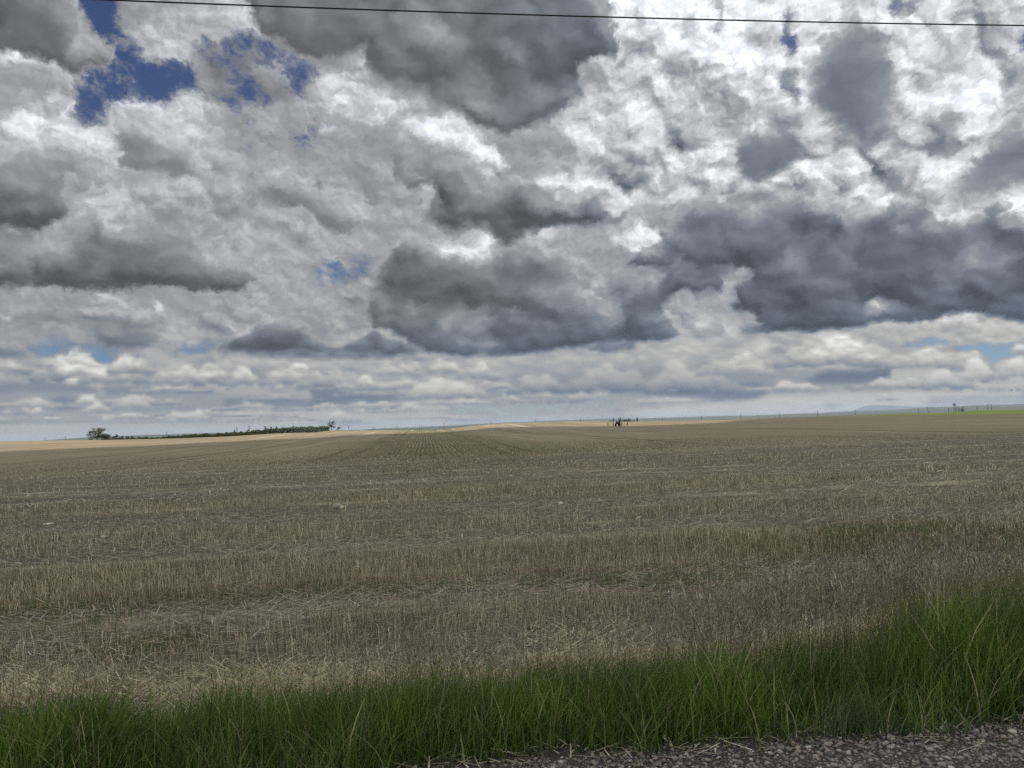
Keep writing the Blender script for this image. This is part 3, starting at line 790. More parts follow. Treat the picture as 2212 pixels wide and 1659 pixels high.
def shade_group(lo_part, hi_part):
    """node group: layout + noise fields -> light of the sky in that direction"""
    g, (lay, n_w, p_lo, p_hi, p_aux, clear_col) = group('cloud shading', ('layout', 'curl', 'low', 'high', 'aux', 'clear'), 'NodeSocketShader')
    lay_l, lay_b, lay_f = g.sep(lay)
    high, azim, broad = g.sep(p_aux)
    wz = g.sep(n_w)[2]
    elev = g.m('MULTIPLY', g.sep(p_hi)[1], .8)
    if lo_part and hi_part:
        pl, rl = relief(g, n_w, p_lo, 90.0, .0012, .004, .02)
        ph, rh_ = relief(g, n_w, p_hi, 44.0, .004, .007, .04)
        puff, face = g.mix(high, pl, ph, 'FLOAT'), g.mix(high, rl, rh_, 'FLOAT')
    elif lo_part:
        puff, face = relief(g, n_w, p_lo, 90.0, .0012, .004, .02)
    else:
        puff, face = relief(g, n_w, p_hi, 44.0, .004, .007, .04)
    bh = g.m('MULTIPLY', broad, high)
    det = g.m('ADD', g.m('MULTIPLY', face, .34), g.m('ADD', g.m('MULTIPLY', puff, .17), g.m('MULTIPLY', bh, .14)))
    light = g.m('ADD', lay_l, g.m('MULTIPLY', det, lay_f))
    light = g.m('MAXIMUM', g.m('MINIMUM', light, 1.25), .30)
    lin = g.m('POWER', light, 2.25)
    # neutral greys high up, blue-grey bases and creamy tops in the far banks
    dark = g.step(light, .72, .44)
    tint_hi = g.mix(g.m('MULTIPLY', dark, g.step(azim, -.15, .35)), (.965, .995, 1.045, 1), (.88, .985, 1.20, 1))
    tint_lo = g.mix(dark, (1.01, 1.0, .965, 1), (.80, .99, 1.30, 1))
    tint = g.mix(g.step(elev, .07, .19), tint_lo, tint_hi)
    cloud_col = g.v('SCALE', g.v('MULTIPLY', tint, g.xyz(lin, lin, lin)), scale=10.0)
    wisp = g.m('ADD', puff, g.m('ADD', g.m('MULTIPLY', bh, 1.9), g.m('MULTIPLY', wz, 1.9)))
    if hi_part:
        hx_, hy_, hz_ = g.sep(g.v('ADD', p_hi, g.v('SCALE', n_w, scale=.05)))
        along = g.m('ADD', g.m('MULTIPLY', hx_, 9.0), g.m('MULTIPLY', hy_, -7.0))
        across = g.m('ADD', g.m('MULTIPLY', hx_, 22.0), g.m('MULTIPLY', hy_, 30.0))
        veil = g.m('SUBTRACT', g.noise(g.xyz(along, across, 0.0), 1.0, 7, .68, dims='2D'), .47)
        wisp = g.m('ADD', wisp, g.m('MULTIPLY', g.m('MULTIPLY', veil, high), 2.3))
    clear = g.step(g.m('SUBTRACT', lay_b, g.m('MULTIPLY', wisp, .72)), .02, .90)
    clear = g.m('MULTIPLY', clear, g.step(lay_b, .02, .25))
    bg = g.node('ShaderNodeBackground')
    g.l.new(g.mix(clear, cloud_col, clear_col), bg.inputs['Color'])
    bg.inputs['Strength'].default_value = 0.1
    g.done(bg.outputs[0])
    return g.t


SHADE_LO, SHADE_MID, SHADE_HI = shade_group(True, False), shade_group(True, True), shade_group(False, True)


def choose(f, a, b):
    nd = w.node('ShaderNodeMixShader')
    w.l.new(f, nd.inputs[0])
    w.l.new(a, nd.inputs[1])
    w.l.new(b, nd.inputs[2])
    return nd.outputs[0]


def bands(i0, i1):
    if i1 - i0 <= 7:
        e = [math.radians(E0 + EA * i + EB * i * i) for i in (i0, i1)]
        sh = SHADE_LO if e[1] < .045 else SHADE_HI if e[0] > .23 else SHADE_MID
        leaf = []
        for side in (0, 1):
            g, (gu, gr) = group('cloud layout', ('u', 'row'), 'NodeSocketVector')
            g.done(table_rows(g, gu, gr, i0, i1, side))
            leaf.append(use(sh, use(g.t, uvec, rvec), n_w, p_lo, p_hi, p_aux, clear_col))
        return choose(right, *leaf)
    mid = (i0 + i1) // 2
    return choose(w.m('GREATER_THAN', row, float(mid)), bands(i0, mid), bands(mid, i1))


# --- outside the part of the sky laid out above: broken cloud, brightened to raise the light on the ground
gen = w.noise(p_hi, 3.2, 5, .55, dims='2D')
generic = use(SHADE_HI, w.xyz(w.m('MULTIPLY_ADD', gen, 1.0, .52), w.step(gen, .66, .76), .7), n_w, p_lo, p_hi, p_aux, clear_col)
away = w.m('MAXIMUM', w.step(w.m('ABSOLUTE', w.m('SUBTRACT', azim, HEAD)), AZ_HALF - .06, AZ_HALF + .04), w.step(elev, .56, .66))
below = w.node('ShaderNodeBackground')
below.inputs['Color'].default_value = (2.2, 2.3, 2.4, 1)
below.inputs['Strength'].default_value = 0.1
final = choose(w.m('LESS_THAN', elev, -.02), choose(away, bands(0, NROW - 1), generic), below.outputs[0])
out = w.node('ShaderNodeOutputWorld')
w.l.new(final, out.inputs['Surface'])
W.cycles.sampling_method = 'MANUAL'
W.cycles.sample_map_resolution = 512


# ------------------------------------------------------------------ helpers
def tag(o, label=None, cat=None, group=None, kind=None):
    for k, v in (('label', label), ('category', cat), ('group', group), ('kind', kind)):
        if v:
            o[k] = v
    return o


def np_mesh(name, V, F, mats, parent=None, mat_ids=None, smooth=False):
    """one mesh object from numpy vertices and equal sided faces"""
    V, F = np.asarray(V, np.float32), np.asarray(F, np.int32)
    me = bpy.data.meshes.new(name)
    me.vertices.add(len(V))
    me.vertices.foreach_set('co', V.ravel())
    me.loops.add(F.size)
    me.loops.foreach_set('vertex_index', F.ravel())
    me.polygons.add(len(F))
    me.polygons.foreach_set('loop_start', np.arange(0, F.size, F.shape[1], dtype=np.int32))
    me.polygons.foreach_set('loop_total', np.full(len(F), F.shape[1], np.int32))
    for m_ in (mats if isinstance(mats, (list, tuple)) else [mats]):
        me.materials.append(m_)
    if mat_ids is not None:
        me.polygons.foreach_set('material_index', np.asarray(mat_ids, np.int32))
    if smooth:
        me.polygons.foreach_set('use_smooth', np.ones(len(F), bool))
    me.update(calc_edges=True)
    me.validate()
    o = bpy.data.objects.new(name, me)
    COL.objects.link(o)
    if parent:
        o.parent = parent
    return o


def empty(name, loc, rz=0.0):
    o = bpy.data.objects.new(name, None)
    o.empty_display_size = .3
    o.location = loc
    o.rotation_euler.z = rz
    COL.objects.link(o)
    return o


class MB:
    """collects boxes and tubes, built as one mesh"""
    def __init__(self):
        self.v, self.f = [], []

    def box(self, c, s, rz=0.0, ry=0.0):
        n = len(self.v)
        R = Matrix.Rotation(rz, 3, 'Z') @ Matrix.Rotation(ry, 3, 'Y')
        for i in (-1, 1):
            for j in (-1, 1):
                for k in (-1, 1):
                    self.v.append(tuple(Vector(c) + R @ Vector((i * s[0] / 2, j * s[1] / 2, k * s[2] / 2))))
        self.f += [tuple(n + q for q in f) for f in ((0, 1, 3, 2), (4, 6, 7, 5), (0, 4, 5, 1), (2, 3, 7, 6), (0, 2, 6, 4), (1, 5, 7, 3))]
        return self

    def tube(self, pts, rad, seg=6):
        pts = [Vector(p) for p in pts]
        rad = rad if isinstance(rad, (list, tuple)) else [rad] * len(pts)
        n = len(self.v)
        for i, p in enumerate(pts):
            d = (pts[min(i + 1, len(pts) - 1)] - pts[max(i - 1, 0)]).normalized()
            a = d.cross(Vector((0, 0, 1)) if abs(d.z) < .9 else Vector((1, 0, 0))).normalized()
            b = d.cross(a)
            for k in range(seg):
                t = 2 * math.pi * k / seg
                self.v.append(tuple(p + (a * math.cos(t) + b * math.sin(t)) * rad[i]))
        for i in range(len(pts) - 1):
            for k in range(seg):
                self.f.append((n + i * seg + k, n + i * seg + (k + 1) % seg, n + (i + 1) * seg + (k + 1) % seg, n + (i + 1) * seg + k))
        for base in (n, n + (len(pts) - 1) * seg):
            c = len(self.v)
            self.v.append(tuple(pts[0] if base == n else pts[-1]))
            for k in range(seg):
                self.f.append((base + k, base + (k + 1) % seg, c, c))
        return self

    def build(self, name, m, parent=None, smooth=False):
        me = bpy.data.meshes.new(name)
        me.from_pydata(self.v, [], [tuple(dict.fromkeys(f)) for f in self.f])
        me.materials.append(m)
        if smooth:
            for p in me.polygons:
                p.use_smooth = True
        me.update()
        o = bpy.data.objects.new(name, me)
        COL.objects.link(o)
        if parent:
            o.parent = parent
        return o


def material(name):
    m_ = bpy.data.materials.new(name)
    m_.use_nodes = True
    t = NT(m_.node_tree)
    bsdf = t.n['Principled BSDF']
    bsdf.inputs['Roughness'].default_value = .85
    bsdf.inputs['Specular IOR Level'].default_value = .2
    return m_, t, bsdf


def island_material(name, stops, rough=.8, through=.0, spec=.2, patch=None, vary=.27):
    """colour differs from blade to blade (or stone to stone)"""
    m_, t, bsdf = material(name)
    geo = t.node('ShaderNodeNewGeometry')
    col = t.ramp(geo.outputs['Random Per Island'], stops)
    pos = geo.outputs['Position']
    nz = t.noise(pos, patch or .6, 3, .6)
    col = t.mix(1.0, col, t.ramp(nz, [(.25, (1 - vary,) * 3), (.75, (1 + vary,) * 3)]), blend='MULTIPLY')
    t.put(bsdf.inputs['Base Color'], col)
    bsdf.inputs['Roughness'].default_value = rough
    bsdf.inputs['Specular IOR Level'].default_value = spec
    if through:
        tr = t.node('ShaderNodeBsdfTranslucent')
        t.put(tr.inputs['Color'], col)
        mx = t.node('ShaderNodeMixShader')
        mx.inputs[0].default_value = through
        t.l.new(bsdf.outputs[0], mx.inputs[1])
        t.l.new(tr.outputs[0], mx.inputs[2])
        t.l.new(mx.outputs[0], t.n['Material Output'].inputs['Surface'])
    return m_


def plain(name, col, rough=.7, var=.25, scale=6.0, metal=0.0):
    m_, t, bsdf = material(name)
    co = t.node('ShaderNodeTexCoord').outputs['Object']
    nz = t.noise(co, scale, 5, .6)
    t.put(bsdf.inputs['Base Color'], t.ramp(nz, [(.3, [c * (1 - var) for c in col]), (.7, [min(1, c * (1 + var)) for c in col])]))
    bsdf.inputs['Roughness'].default_value = rough
    bsdf.inputs['Metallic'].default_value = metal
    return m_


# ------------------------------------------------------------------ terrain
EDGE = np.array([(-600, 1), (0, 2), (600, -7), (900, -7), (1100, -2), (1255, -3), (1330, 3), (1400, 0), (1600, -5), (1720, -9), (1800, -6), (1900, 2), (2000, 7),
                 (2250, 7), (2500, -2), (2700, -5), (2900, -9), (3100, -7), (3400, -6), (3600, -6), (3750, -8), (3900, -3), (4096, -6), (4700, -6)], float)
EDGE_AZ = np.arctan((EDGE[:, 0] - 2048) / 2840) + HEAD
EDGE_Z = 1.6 + EDGE[:, 1] / 2840 * 300


def lump(x, y, s, k):
    return np.sin(x / s + 1.3 * k) * np.cos(y / s * 1.17 + 2.1 * k) + .5 * np.sin(x / s * 2.3 + y / s * 1.9 + k)


def ter(x, y):
    """height of the ground"""
    x, y = np.asarray(x, float), np.asarray(y, float)
    r = np.hypot(x, y)
    az = np.arctan2(x, y)
    ze = np.interp(az, EDGE_AZ, EDGE_Z)
    zn = np.interp(r, [20, 60, 110, 145], [-.45, -.38, -.05, -.10])
    t = np.clip((r - 145) / 155, 0, 1)
    t = t * t * (3 - 2 * t) * .55 + t * .45
    z = zn + (ze - zn) * t
    z = np.where(r > 300, np.maximum(ze - .018 * (r - 300), -3.0 + 0 * r), z)
    z = z + np.where(r < 300, .035 * lump(x, y, 9.0, 1) * np.clip((r - 8) / 30, 0, 1), 0)
    road = np.interp(y, [3.3, 3.8, 4.9, 5.4], [0, -.06, -.40, -.45])
    z = np.where(y < 12, np.where(y < 5.4, road, -.45 + (z + .45) * np.clip((y - 5.4) / 6.6, 0, 1)), z)
    return z


def tz(x, y):
    return float(ter(x, y))


def ground_at(px, py, rmax=400.0):
    """where the view through a pixel meets the ground"""
    d = ray(px, py)
    t, last = 1.0, 1.0
    while t < rmax:
        p = EYE + d * t
        if p.z < tz(p.x, p.y):
            lo_, hi_ = last, t
            for _ in range(24):
                mid = (lo_ + hi_) / 2
                q = EYE + d * mid
                lo_, hi_ = (lo_, mid) if q.z < tz(q.x, q.y) else (mid, hi_)
            p = EYE + d * hi_
            return Vector((p.x, p.y, tz(p.x, p.y)))
        last, t = t, t * 1.02 + .01
    return None


def far_at(px, dist):
    """ground position at a horizontal distance in the direction of image column px (at the horizon)"""
    d = ray(px, 425 - .033 * (px - 512))
    a = math.atan2(d.x, d.y)
    x, y = math.sin(a) * dist, math.cos(a) * dist
    return Vector((x, y, tz(x, y)))


def top_z(px, py, dist):
    """height that the view through a pixel reaches at a horizontal distance"""
    d = ray(px, py)
    return EYE.z + d.z / math.hypot(d.x, d.y) * dist


def field_material():
    m_, t, bsdf = material('stubble field')
    pos = t.node('ShaderNodeNewGeometry').outputs['Position']
    x, y, z = t.sep(pos)
    soil, straw, pale = (.066, .056, .043, 1), (.29, .243, .168, 1), (.46, .39, .262, 1)
    fine = t.noise(pos, 16.0, 6, .65)
    strand = t.noise(t.v('MULTIPLY', pos, (30, 90, 30)), 1.0, 3, .6)
    strand2 = t.noise(t.v('MULTIPLY', pos, (80, 24, 30)), 1.0, 3, .6)
    mess = t.m('MAXIMUM', strand, strand2)
    near = t.mix(t.step(t.m('ADD', mess, t.m('MULTIPLY', fine, .5)), .72, .98), soil, straw)
    near = t.mix(t.step(t.noise(t.v('MULTIPLY', pos, (.35, 1.1, 0)), 1.0, 4, .6), .54, .70), near, t.mix(.6, near, soil))
    # seed rows run along Y; the headland by the road was worked along X
    wob = t.m('MULTIPLY', t.m('SUBTRACT', t.noise(t.v('MULTIPLY', pos, (.25, .06, 0)), 1.0, 3, .5), .5), .5)
    rows = t.m('SINE', t.m('MULTIPLY', t.m('ADD', x, wob), 2 * math.pi / .38))
    tuft = t.m('MULTIPLY', t.m('SUBTRACT', t.noise(t.v('MULTIPLY', pos, (2.5, .9, 0)), 1.0, 4, .65), .5), 2.6)
    rowm = t.step(t.m('ADD', rows, tuft), -.75, .55)
    patch = t.step(t.noise(t.v('MULTIPLY', pos, (.12, .03, 0)), 1.0, 4, .6), .44, .66)
    strip = t.step(t.m('ABSOLUTE', t.m('SUBTRACT', x, 1.0)), 13.0, 4.0)
    gap = t.mix(strip, (.19, .162, .112, 1), t.mix(t.m('MULTIPLY', patch, .9), (.085, .078, .045, 1), (.048, .070, .022, 1)))
    far = t.mix(rowm, gap, (.215, .176, .118, 1))
    pass_ = t.noise(t.v('MULTIPLY', pos, (.42, .006, 0)), 1.0, 3, .7)
    far = t.mix(t.m('MULTIPLY', t.step(pass_, .58, .66), t.step(y, 60, 210, .20, .6)), far, pale)
    far = t.mix(t.m('MULTIPLY', t.step(pass_, .44, .34), .6), far, (.14, .115, .065, 1))
    track = t.m('ABSOLUTE', t.m('SUBTRACT', t.m('FRACT', t.m('DIVIDE', t.m('ADD', x, t.m('MULTIPLY', wob, 2.0)), 13.5)), .5))
    track = t.m('MULTIPLY', t.step(t.m('ABSOLUTE', t.m('SUBTRACT', track, .075)), .032, .012), t.step(t.noise(t.v('MULTIPLY', pos, (.08, .02, 0)), 1.0, 2, .5), .40, .52))
    far = t.mix(t.m('MULTIPLY', track, .75), far, (.075, .062, .036, 1))
    headland = t.step(t.m('ADD', y, t.m('MULTIPLY', t.m('SUBTRACT', t.noise(pos, .05, 3, .6), .5), 26)), 40, 52)
    band = t.noise(t.v('MULTIPLY', pos, (.05, .75, 0)), 1.0, 4, .6)
    near = t.mix(t.m('MULTIPLY', t.m('MULTIPLY', t.step(band, .50, .66), t.step(t.noise(t.v('MULTIPLY', pos, (.5, .9, 0)), 1.0, 4, .65), .40, .60)), .55), near, pale)
    near = t.mix(t.m('MULTIPLY', t.step(band, .44, .30), .6), near, soil)
    col = t.mix(headland, near, far)
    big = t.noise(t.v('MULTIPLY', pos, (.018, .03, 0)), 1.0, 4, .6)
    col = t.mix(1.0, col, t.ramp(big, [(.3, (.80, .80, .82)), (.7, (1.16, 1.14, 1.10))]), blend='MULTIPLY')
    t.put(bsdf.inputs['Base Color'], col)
    bsdf.inputs['Specular IOR Level'].default_value = .05
    bsdf.inputs['Roughness'].default_value = 1.0
    bp = t.node('ShaderNodeBump')
    bp.inputs['Strength'].default_value = .6
    bp.inputs['Distance'].default_value = .04
    t.put(bp.inputs['Height'], t.m('ADD', mess, t.m('MULTIPLY', t.mix(headland, .5, rowm, 'FLOAT'), .9)))
    t.l.new(bp.outputs[0], bsdf.inputs['Normal'])
    return m_


FIELD = field_material()


def green_material():
    m_, t, bsdf = material('young green crop')
    pos = t.node('ShaderNodeNewGeometry').outputs['Position']
    nz = t.noise(t.v('MULTIPLY', pos, (.05, .15, 0)), 1.0, 4, .6)
    t.put(bsdf.inputs['Base Color'], t.ramp(nz, [(.3, (.125, .165, .020)), (.7, (.20, .24, .03))]))
    return m_


def plain_material():
    m_, t, bsdf = material('far farmland')
    pos = t.node('ShaderNodeNewGeometry').outputs['Position']
    cell = t.node('ShaderNodeTexVoronoi', voronoi_dimensions='2D', distance='MANHATTAN')
    t.put(cell.inputs['Vector'], pos)
    cell.inputs['Scale'].default_value = .0016
    v_ = t.sep(cell.outputs['Color'])[0]
    t.put(bsdf.inputs['Base Color'], t.ramp(v_, [(.0, (.024, .040, .034)), (.35, (.034, .054, .040)), (.55, (.055, .060, .048)), (.8, (.026, .036, .034)), (1.0, (.044, .060, .042))]))
    return m_


GREEN, PLAIN = green_material(), plain_material()

az_grid = np.radians(np.concatenate([np.arange(-180, -60, 6.0), np.arange(-60, -34, 1.5), np.arange(-34, 50, .3), np.arange(50, 70, 1.5), np.arange(70, 180, 6.0)]))
r_grid = np.concatenate([np.geomspace(.6, 12, 60), np.geomspace(12.3, 296, 150)[:-1], [296, 298, 300, 302, 306], np.geomspace(315, 16500, 56)])
A_, R_ = np.meshgrid(az_grid, r_grid, indexing='ij')
gxx, gyy = np.sin(A_) * R_, np.cos(A_) * R_
gzz = ter(gxx, gyy)
na, nr = A_.shape
V = np.stack([gxx, gyy, gzz], -1).reshape(-1, 3)
V = np.concatenate([V, [[0, 0, 0.0]]])
i_, j_ = np.meshgrid(np.arange(na), np.arange(nr - 1), indexing='ij')
i2 = (i_ + 1) % na
F = np.stack([i_ * nr + j_, i_ * nr + j_ + 1, i2 * nr + j_ + 1, i2 * nr + j_], -1).reshape(-1, 4)
Fc = np.stack([np.arange(na) * nr, ((np.arange(na) + 1) % na) * nr, np.full(na, len(V) - 1), np.full(na, len(V) - 1)], -1)
fa = (A_[:, :-1] + .001).reshape(-1)
fr = np.sqrt(R_[:, :-1] * R_[:, 1:]).reshape(-1)
# the green crop begins at the right, beyond a line across the stubble
g_az = np.arctan((np.array([3300, 3480, 3600, 3750, 3900, 4096, 4700]) - 2048) / 2840) + HEAD
g_dep = np.array([4.5, 8.5, 10, 14.5, 16, 19, 24]) / 2840
fz = ter(np.sin(fa) * fr, np.cos(fa) * fr)
green = (fa > g_az[0]) & ((EYE.z - fz) / fr < np.interp(fa, g_az, g_dep)) & (fr > 100) & (fr < 310)
plainf = fr >= 310
tag(np_mesh('field', V, np.concatenate([F[~green & ~plainf], Fc[:, [0, 2, 1, 1]]])[:len(F[~green & ~plainf])], FIELD, smooth=True), kind='structure')
tag(np_mesh('green_field', V, F[green], GREEN, smooth=True), kind='structure')
tag(np_mesh('plain', V, F[plainf], PLAIN, smooth=True), kind='structure')

# ------------------------------------------------------------------ far hills and the mesa
HILL = np.array([(-900, 3), (0, -1), (160, -1), (250, 3), (340, 6), (600, 7), (700, 8), (1000, 5), (1300, 1), (1450, 1), (1500, 2.5), (1650, 3), (1800, 6.5), (1950, 10), (2200, 12), (2400, 13), (2480, 10.5),
                 (2540, 8.5), (2650, 8.6), (2800, 8), (3000, 5.5), (3200, 7), (3400, 10), (3550, 9.5), (3700, 13), (3800, 13.5), (3900, 14.7), (4000, 13), (4096, 13), (5000, 15)], float)


def ridge(name, prof, dist, front, back, mat_, base=-3.5, wob=.6, seed=1, n=420):
    """a long hill: foot, slope, crest and back, following the heights in prof"""
    r_ = np.random.default_rng(seed)
    px = np.linspace(prof[0, 0], prof[-1, 0], n)
    az = np.arctan((px - 2048) / 2840) + HEAD
    wv_ = np.convolve(r_.normal(0, 1, n + 8), np.ones(9) / 9, 'valid') * wob * 2
    zt = 1.6 + (np.interp(px, prof[:, 0], prof[:, 1]) + wv_) / 2840 * dist
    rings = []
    for k, (rr, f) in enumerate(((front, 0), (front + (dist - front) * .35, .22), (front + (dist - front) * .7, .62), (dist, 1), (dist + (back - dist) * .3, .8), (back, 0))):
        jit = 1 + (.03 * np.convolve(r_.normal(0, 1, n + 30), np.ones(31) / 31, 'valid') * 5 if 0 < k < 5 and k != 3 and name != 'mesa' else 0)
        rings.append(np.stack([np.sin(az) * rr * jit, np.cos(az) * rr * jit, base + (zt - base) * f], -1))
    V_ = np.stack(rings, 1).reshape(-1, 3)
    a, b = np.meshgrid(np.arange(n - 1), np.arange(5), indexing='ij')
    F_ = np.stack([a * 6 + b, (a + 1) * 6 + b, (a + 1) * 6 + b + 1, a * 6 + b + 1], -1).reshape(-1, 4)
    return tag(np_mesh(name, V_, F_, mat_, smooth=True), kind='structure')


ridge('hills', HILL, 7000, 4000, 8000, PLAIN, seed=3)
LOW = HILL.copy()
LOW[:, 1] = HILL[:, 1] * .35 - 1.0
ridge('low_hills', LOW, 4200, 2700, 4800, PLAIN, seed=8, wob=.8)
MESA = np.array([(3330, -4), (3385, 1), (3410, 13), (3432, 19), (3455, 26), (3490, 28), (3530, 27), (3560, 24), (3600, 21), (3660, 17), (3740, 14), (3860, 8), (3950, 0)], float)
ridge('mesa', MESA, 10500, 9700, 11500, plain('haze blue mesa', (.10, .13, .165), .9, .02, .0002), wob=.25, seed=4, n=120)  # pale blue colour stands in for more haze over the mesa

# ------------------------------------------------------------------ road and gravel
def gravel_ground():
    m_, t, bsdf = material('road gravel')
    pos = t.node('ShaderNodeNewGeometry').outputs['Position']
    vo = t.node('ShaderNodeTexVoronoi')
    t.put(vo.inputs['Vector'], pos)
    vo.inputs['Scale'].default_value = 70
    col = t.ramp(t.sep(vo.outputs['Color'])[0], [(0, (.05, .043, .037)), (.5, (.12, .105, .09)), (1, (.22, .20, .17))])
    t.put(bsdf.inputs['Base Color'], t.mix(t.step(vo.outputs['Distance'], .25, .6), col, (.045, .037, .030, 1)))
    bp = t.node('ShaderNodeBump')
    bp.inputs['Distance'].default_value = .02
    t.put(bp.inputs['Height'], t.m('MULTIPLY', vo.outputs['Distance'], -1.0))
    t.l.new(bp.outputs[0], bsdf.inputs['Normal'])
    return m_


xs_, ys_ = np.linspace(-40, 60, 201), np.linspace(-7.5, 3.62, 60)
X_, Y_ = np.meshgrid(xs_, ys_, indexing='ij')
Y_ = np.where(Y_ > 3.55, Y_ + .08 * np.sin(X_ * 2.1) + .05 * np.sin(X_ * 5.3 + 1), Y_)
V = np.stack([X_, Y_, ter(X_, Y_) + .004], -1).reshape(-1, 3)
a, b = np.meshgrid(np.arange(200), np.arange(59), indexing='ij')
F = np.stack([a * 60 + b, (a + 1) * 60 + b, (a + 1) * 60 + b + 1, a * 60 + b + 1], -1).reshape(-1, 4)
tag(np_mesh('gravel_road', V, F, gravel_ground(), smooth=True), kind='structure')


def ico(sub):
    bm = bmesh.new()
    bmesh.ops.create_icosphere(bm, subdivisions=sub, radius=1)
    v_ = np.array([v.co for v in bm.verts])
    f_ = np.array([[v.index for v in f.verts] for f in bm.faces])
    bm.free()
    return v_, f_


def stones(name, P, size, mat_, sub=2, flat=.55, seed=0):
    """many rounded pebbles as one mesh"""
    r_ = np.random.default_rng(seed)
    v0, f0 = ico(sub)
    n = len(P)
    rad = 1 + .16 * np.stack([np.sin(v0 @ r_.normal(0, 1.6, 3) + r_.uniform(0, 6)) for _ in range(8)])[r_.integers(0, 8, n)]
    s3 = np.stack([r_.uniform(.7, 1.25, n), r_.uniform(.6, 1.0, n), flat * r_.uniform(.75, 1.2, n)], -1) * size[:, None]
    th = r_.uniform(0, 6.28, n)
    L = v0[None] * rad[:, :, None] * s3[:, None, :]
    tilt = r_.normal(0, .25, n)[:, None]
    L = np.stack([L[..., 0] * np.cos(tilt) - L[..., 2] * np.sin(tilt), L[..., 1], L[..., 0] * np.sin(tilt) + L[..., 2] * np.cos(tilt)], -1)
    c, s = np.cos(th)[:, None], np.sin(th)[:, None]
    W_ = np.stack([L[..., 0] * c - L[..., 1] * s, L[..., 0] * s + L[..., 1] * c, L[..., 2]], -1) + P[:, None, :]
    F_ = (f0[None] + (np.arange(n) * len(v0))[:, None, None]).reshape(-1, 3)
    return np_mesh(name, W_.reshape(-1, 3), F_, mat_, smooth=True)


PEBBLE = island_material('pebbles', [(0, (.055, .050, .047)), (.2, (.105, .092, .080)), (.45, (.16, .142, .122)), (.62, (.21, .172, .13)), (.8, (.13, .115, .102)), (1, (.33, .305, .26))], .75, spec=.3, patch=9.0)
n = 34000
gxp, gyp = RNG.uniform(-2.6, 6.6, n), 3.58 - RNG.uniform(0, 1, n) ** 1.1 * 1.5 + .07 * np.sin(RNG.uniform(0, 6, n))
gs = np.clip(RNG.lognormal(math.log(.0072), .42, n), .0035, .018)
keep = (RNG.random(n) < np.clip((3.62 - gyp) / .35, .12, 1))
gxp, gyp, gs = gxp[keep], gyp[keep], gs[keep]
tag(stones('gravel_stones', np.stack([gxp, gyp, ter(gxp, gyp) + gs * .2 + .004], -1), gs, PEBBLE, 2, seed=3), 'loose rounded grey and tan gravel along the road edge', 'gravel', kind='stuff')


# ------------------------------------------------------------------ blades: grass, straw, stubble
def blades(P, h, wd, lean, rows=3, power=1.7, taper=.85, yaw=None):
    """P base points, h length, lean horizontal tip offset vectors"""
    n = len(P)
    yaw = RNG.uniform(0, 2 * math.pi, n) if yaw is None else yaw
    side = np.stack([np.cos(yaw), np.sin(yaw), np.zeros(n)], -1)
    t = np.linspace(0, 1, rows + 1)
    ll = np.hypot(lean[:, 0], lean[:, 1])
    zt = np.sqrt(np.maximum(h ** 2 - ll ** 2, (.12 * h) ** 2))
    cen = P[:, None, :] + np.concatenate([lean[:, None, :] * (t ** power)[None, :, None], (zt[:, None] * (t ** .92)[None])[..., None]], -1)
    half = (wd[:, None] * .5 * (1 - taper * t[None] ** 1.6))[..., None] * side[:, None, :]
    V_ = np.stack([cen - half, cen + half], 2).reshape(-1, 3)
    k = (rows + 1) * 2
    q = np.array([[2 * i, 2 * i + 1, 2 * i + 3, 2 * i + 2] for i in range(rows)])
    return V_, (q[None] + (np.arange(n) * k)[:, None, None]).reshape(-1, 4)


def join(parts):
    V_, F_, o_ = [], [], 0
    for v_, f_ in parts:
        V_.append(v_)
        F_.append(f_ + o_)
        o_ += len(v_)
    return np.concatenate(V_), np.concatenate(F_)


def on_ground(x, y, dz=0.0):
    return np.stack([x, y, ter(x, y) + dz], -1)


def vn(x, y, seed):
    """smooth value noise 0..1"""
    r_ = np.random.default_rng(seed)
    g_ = r_.random((64, 64))
    xi, yi = np.floor(x).astype(int), np.floor(y).astype(int)
    fx_, fy_ = x - xi, y - yi
    fx_, fy_ = fx_ * fx_ * (3 - 2 * fx_), fy_ * fy_ * (3 - 2 * fy_)
    G = lambda i, j: g_[i % 64, j % 64]
    return (G(xi, yi) * (1 - fx_) + G(xi + 1, yi) * fx_) * (1 - fy_) + (G(xi, yi + 1) * (1 - fx_) + G(xi + 1, yi + 1) * fx_) * fy_


STRAW = island_material('straw', [(0, (.12, .102, .075)), (.35, (.25, .215, .155)), (.7, (.39, .338, .248)), (1, (.60, .53, .41))], .8, .12, patch=.5)
BLEACH = island_material('bleached straw', [(0, (.22, .178, .10)), (.4, (.46, .385, .235)), (.8, (.64, .545, .35)), (1, (.78, .69, .48))], .8, .12, patch=.8)
FARSTUB = island_material('distant stubble', [(0, (.15, .127, .088)), (.5, (.205, .172, .118)), (1, (.265, .224, .152))], .9, .1, patch=.15)
STUB = island_material('stubble', [(0, (.085, .071, .047)), (.35, (.22, .186, .122)), (.75, (.36, .307, .205)), (1, (.58, .505, .36))], .85, .1, patch=.35)
GRASS = island_material('roadside grass', [(0, (.028, .048, .008)), (.35, (.060, .102, .013)), (.7, (.104, .156, .022)), (.90, (.155, .20, .05)), (.95, (.26, .24, .12)), (1, (.38, .33, .19))], .6, .35, .25, patch=1.4, vary=.42)
BROAD = island_material('broad grass leaves', [(0, (.040, .068, .022)), (.6, (.072, .110, .036)), (.9, (.12, .155, .065)), (1, (.26, .22, .12))], .5, .25, .4, patch=2.0)
SEED = island_material('grass seed heads', [(0, (.075, .058, .048)), (.4, (.155, .13, .095)), (.8, (.24, .215, .145)), (1, (.52, .46, .34))], .7, .25, patch=1.5)
